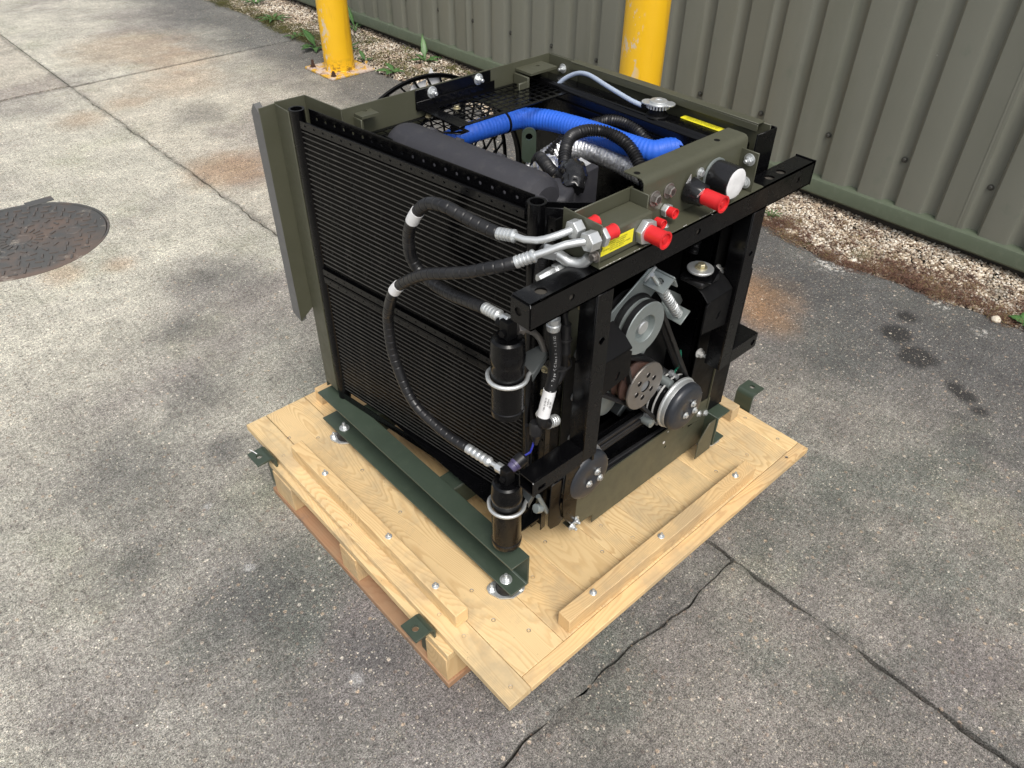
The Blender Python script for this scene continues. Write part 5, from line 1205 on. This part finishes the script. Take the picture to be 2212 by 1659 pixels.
ferrule(A_[0], (.239, .258, 1.026), .0108, hA); ferrule(A_[-1], (.1990, .252, .887), .0108, hA, 4)
P_('metal_pipe', G().tube([(.238, .262, 1.026), (.244, .242, 1.025), (.254, .222, 1.028), (.268, .204, 1.036), (.290, .190, 1.044), (.312, .186, 1.046)], .0062, 16), 'zinc', parent=hA)
P_('hex_nut', G().lathe([(0, .0105), (.002, .0165), (.020, .0165), (.021, .0150)], (.296, .1885, 1.044), (1, -.05, .03), 6, False), 'zinc', .0008, hA, seg=2)
P_('metal_pipe', G().cyl((.1990, .256, .886), (.1978, .236, .890), .0058, 16), 'zinc', parent=hA)
P_('hex_nut', G().lathe([(0, .0095), (.001, .0105), (.016, .0105), (.017, .0095)], (.1985, .243, .8885), (-.05, -1, .1), 6, False), 'zinc', .0006, hA)
B__ = [(.217, .235, .995), (.200, .251, .988), (.188, .268, .981), (.173, .304, .963), (.162, .350, .944), (.155, .406, .919), (.153, .457, .884), (.149, .490, .856), (.146, .509, .829), (.148, .532, .781), (.152, .545, .746),
       (.152, .545, .692), (.153, .538, .650), (.156, .510, .584), (.160, .478, .549), (.167, .431, .530), (.173, .385, .520), (.180, .335, .519)]
hB = wrapped_hose(B__, .0112)
ferrule(B__[0], (.240, .210, 1.011), .0108, hB); ferrule(B__[-1], (.1875, .268, .520), .0105, hB)
P_('metal_pipe', G().tube([(.238, .212, 1.010), (.252, .198, 1.018), (.275, .176, 1.032), (.300, .156, 1.037), (.318, .150, 1.037)], .0066, 16), 'zinc', parent=hB)
P_('hex_nut', G().lathe([(0, .0115), (.002, .0175), (.022, .0175), (.023, .0160)], (.2950, .1535, 1.0365), (1, -.10, .02), 6, False), 'zinc', .0008, hB, seg=2)
P_('metal_pipe', G().cyl((.1875, .272, .520), (.1915, .242, .521), .0056, 16), 'zinc', parent=hB)
P_('hex_nut', G().lathe([(0, .0095), (.001, .0108), (.016, .0108), (.017, .0095)], (.1905, .2530, .5205), (.08, -1, .03), 6, False), 'zinc', .0006, hB)
def wrapband(pts, s0, L_, r, mat, parent):
    P = smooth_path(pts, .003); acc = 0; sel = []
    for i in range(1, len(P)):
        acc += (P[i]-P[i-1]).length
        if s0 <= acc <= s0+L_: sel.append(P[i])
    return P_('white_marker_sleeve', G().tube(sel, r, 24, raw=True), mat, parent=parent)
wrapband(A_, .190, .034, .0126, 'white', hA); wrapband(B__, .300, .028, .0120, 'white', hB)
wrapband(A_, .292, .030, .0124, 'tape', hA)
# bent pipe under the fittings, second fitting and braided hose
P_('bent_pipe', G().tube([(.3150, .160, 1.000), (.3120, .166, .990), (.3080, .176, .984), (.300, .190, .984), (.2920, .203, .992), (.284, .210, .999)], .0098, 20), 'zinc')
P_('hex_nut', G().lathe([(0, .012), (.001, .0140), (.022, .0140), (.023, .0125)], (.2860, .2090, .998), (-.70, .62, .22), 6, False), 'zinc', .0008)
P_('braided_hose', G().tube([(.275, .222, 1.003), (.282, .236, .985), (.284, .242, .945), (.284, .245, .90), (.283, .24, .86)], .0105, 20, .0015, rf=lambda s, L: .0105+.0005*math.sin(2*PI*s/.0045)), 'rubber')
P_('lower_fitting', G().lathe([(0, .009), (.002, .0125), (.014, .0125), (.015, .009), (.022, .009), (.024, .0140), (.038, .0140), (.040, .011), (.046, .0125), (.056, .0115), (.075, .0090)], (.322, .2020, .9660), (-.86, .10, -.06), 6, False), 'zinc', .0006)
dh = [(.283, .202, .852), (.287, .202, .824), (.291, .202, .796), (.290, .200, .765), (.285, .198, .737), (.274, .197, .701), (.266, .196, .676), (.260, .196, .653), (.261, .198, .636), (.272, .204, .622), (.286, .208, .612)]
dho = P_('discharge_hose', G().tube(dh, .0118, 22), 'rubber')
P_('crimped_ferrule', G().lathe([(0, .012), (.006, .0135), (.012, .0135), (.014, .0115), (.020, .0125), (.026, .0125), (.028, .009), (.036, .011), (.044, .009)], (.2825, .2020, .846), (-.02, 0, 1), 22), 'zinc', parent=dho)
P_('white_marker_sleeve', G().tube([(.2765, .1972, .711), (.272, .1968, .695), (.266, .196, .676), (.2605, .1958, .655)], .0126, 24), 'white', parent=dho)
ferrule((.284, .2075, .613), (.318, .216, .596), .0122, dho, 3)
# printing along the hose
def hose_print(s, pts, size, r, parent):
    P = smooth_path(pts, .002); 
    view = Vector((-.62, -.66, .42))
    acc = .0; step = size*.70; i = 0; want = .004
    for ch in s:
        while i < len(P)-2 and acc < want: acc += (P[i+1]-P[i]).length; i += 1
        t = (P[min(i+1, len(P)-1)]-P[max(0, i-1)]).normalized(); nrm = (view-t*view.dot(t)).normalized()
        if ch != ' ': text(ch, size, parent, 'paleink', P[i]+nrm*(r+.0003), t, nrm.cross(t), name='printed_letter')
        want += step
hose_print('Premium Range  \u2022 Type C Class 1 \u2022 1.5132', dh[::-1][3:], .0068, .0118, dho)
text('GBR 07-08-19\nLIS 338/Rad\nSR 287', .0052, dho, 'ink', Vector((.269, .1962, .684))+Vector((-.55, -.72, .35)).normalized()*.0131, (.22, .02, .95), Vector((-.55, -.72, .35)).cross(Vector((.22, .02, .95))))
P_('wiring_connector', G().tube([(.312, .212, .885), (.320, .211, .855), (.3235, .210, .835)], .0062, 16).lathe([(0, .0085), (.001, .0105), (.034, .0105), (.035, .0125), (.039, .0125), (.040, .0100), (.062, .0102), (.064, .0110), (.070, .0110), (.072, .0098), (.098, .0098), (.104, .006)], (.3235, .210, .836), (.06, 0, -1), 24), 'sleeve')
P_('wiring_boot', G().tube([(.329, .210, .738), (.322, .210, .722), (.312, .209, .706), (.303, .209, .700)], .0092, 18, rf=lambda s, L: .0095-.004*s/L), 'rubber')
P_('cable_tie', G().lathe([(-.0022, .0240), (-.0022, .0252), (.0022, .0252), (.0022, .0240)], (.3035, .204, .757), (0, .03, 1), 26, False, False, False).box(.281, .296, .187, .190, .753, .762), 'sleeve')
# --- receiver driers -------------------------------------------------------
def drier(c, z0, z1, r, label, valve_lo=False):
    x, y = c; L_ = z1-z0
    d = P_('receiver_drier', G().lathe([(0, r*.80), (.002, r*.99), (.010, r*1.03), (.016, r*1.03), (.018, r*.985), (L_-.062, r*.985), (L_-.052, r*1.0), (L_-.050, r*1.03), (L_-.034, r*1.03), (L_-.032, r*1.0), (L_-.014, r*1.0), (L_-.005, r*.95), (L_-.001, r*.82), (L_, .004)], (x, y, z0), (0, 0, 1), 48), 'blackmatt' if False else 'black', label=label)
    P_('valve_block', G().box(x-.010, x+.012, y-.011, y+.011, z1-.001, z1+.036), 'blackmatt', .0015, d, seg=2)
    P_('valve_port', G().cyl((x, y+.010, z1+.020), (x-.0015, y+.024, z1+.0205), .0088, 20), 'blackmatt', parent=d)
    P_('valve_screw', G().cyl((x-.010, y, z1+.012), (x-.016, y-.001, z1+.012), .0070, 6, smooth=False), 'blackmatt', parent=d)
    # wire clamp and strap
    zc = z1-.088 if not valve_lo else z1-.070
    ang = [math.radians(a) for a in np.linspace(-28, 220, 26)]
    R2 = r+.0052
    # open loop; ends run to the frame at +x
    pts = [(x+.098, y+.004, zc+.002), (x+.060, y-.012, zc)]+[(x+R2*math.cos(a), y-R2*math.sin(a), zc) for a in [math.radians(v) for v in np.linspace(42, 205, 18)]]+[(x-R2*.5, y+R2*.9, zc), (x+.01, y+R2+.002, zc)]
    P_('clamp_wire', G().tube(pts, .0042, 14, .004), 'zinc', parent=d)
    P_('clamp_strap', G().add([(x+.034, y-.030, zc+.004), (x+.100, y-.002, zc+.006), (x+.100, y+.020, zc+.010), (x+.040, y+.018, zc+.014), (x+.034, y-.030, zc+.0025), (x+.100, y-.002, zc+.0045), (x+.100, y+.020, zc+.0085), (x+.040, y+.018, zc+.0125)],
        [(0, 1, 2, 3), (7, 6, 5, 4), (0, 4, 5, 1), (1, 5, 6, 2), (2, 6, 7, 3), (3, 7, 4, 0)]), 'darkzinc', .0004, d)
    P_('clamp_strap', G().add([(x+.034, y-.031, zc-.014), (x+.100, y-.004, zc-.006), (x+.100, y-.003, zc+.004), (x+.034, y-.029, zc-.001), (x+.036, y-.026, zc-.014), (x+.102, y+.001, zc-.006), (x+.102, y+.001, zc+.004), (x+.036, y-.025, zc-.001)],
        [(0, 1, 2, 3), (7, 6, 5, 4), (0, 4, 5, 1), (1, 5, 6, 2), (2, 6, 7, 3), (3, 7, 4, 0)]), 'darkzinc', .0004, d)
    return d
d1 = drier((.194, .226), .6835, .8600, .0315, 'upper receiver drier')
d2 = drier((.194, .226), .3030, .4960, .0325, 'lower receiver drier', True)
P_('hex_nut', G().lathe([(0, .008), (.001, .0115), (.018, .0115), (.019, .008)], (.2130, .2270, .8665), (.92, .0, -.42), 6, False), 'steel', .0006, d1)
P_('metal_pipe', G().tube([(.228, .228, .860), (.244, .229, .849), (.262, .231, .834), (.278, .231, .812), (.289, .231, .786), (.298, .232, .760)], .0062, 16), 'steel', parent=d1)
P_('pressure_switch', G().lathe([(0, .009), (.004, .0115), (.010, .0115), (.011, .0135), (.020, .0135)], (.200, .222, .530), (.75, -.05, .30), 20), 'purple', parent=d2)
P_('switch_boot', G().lathe([(0, .0140), (.018, .0145), (.022, .011)], (.2155, .221, .536), (.75, -.05, .30), 22), 'rubber', parent=d2)
P_('switch_wire', G().tube([(.233, .220, .545), (.246, .214, .552), (.251, .213, .565), (.256, .212, .590), (.256, .211, .61)], .0022, 8), 'bluewire', parent=d2)
P_('rubber_boot', G().lathe([(0, .010), (.004, .0125), (.030, .0135), (.032, .0120), (.05, .0075), (.062, .004)], (.2535, .209, .634), (.05, 0, -1), 20), 'rubber')
P_('metal_pipe', G().cyl((.281, .220, .390), (.306, .214, .325), .0055, 14), 'zincdull')
P_('hex_nut', G().lathe([(0, .008), (.001, .0115), (.016, .0115), (.020, .008), (.030, .0055)], (.276, .222, .352), (.80, -.1, -.42), 8, False), 'zincdull', .0006)
P_('small_bracket', G().box(.262, .284, .243, .246, .268, .335).box(.284, .302, .241, .244, .264, .33), 'black', .0006)
P_('wire_bundle', G().tube([(.26, .24, .60), (.268, .245, .54), (.262, .24, .49), (.28, .25, .44)], .005, 10), 'rubber')
P_('hex_nut', G().lathe([(0, .010), (.001, .012), (.018, .012), (.019, .009)], (.268, .214, .640), (.9, 0, -.3), 6, False), 'zinc', .0006)
# hose ends seen under the top tube
conduit('corrugated_conduit', [(.66, .26, .93), (.665, .25, .88), (.672, .245, .84)], .0140, pitch=.004, mat='rubber')
P_('rubber_elbow', G().tube([(.74, .26, .95), (.735, .25, .905), (.725, .245, .885)], .018, 20), 'rubber')
conduit('corrugated_conduit', [(.775, .25, .93), (.775, .25, .85), (.765, .25, .80)], .009, pitch=.0045)
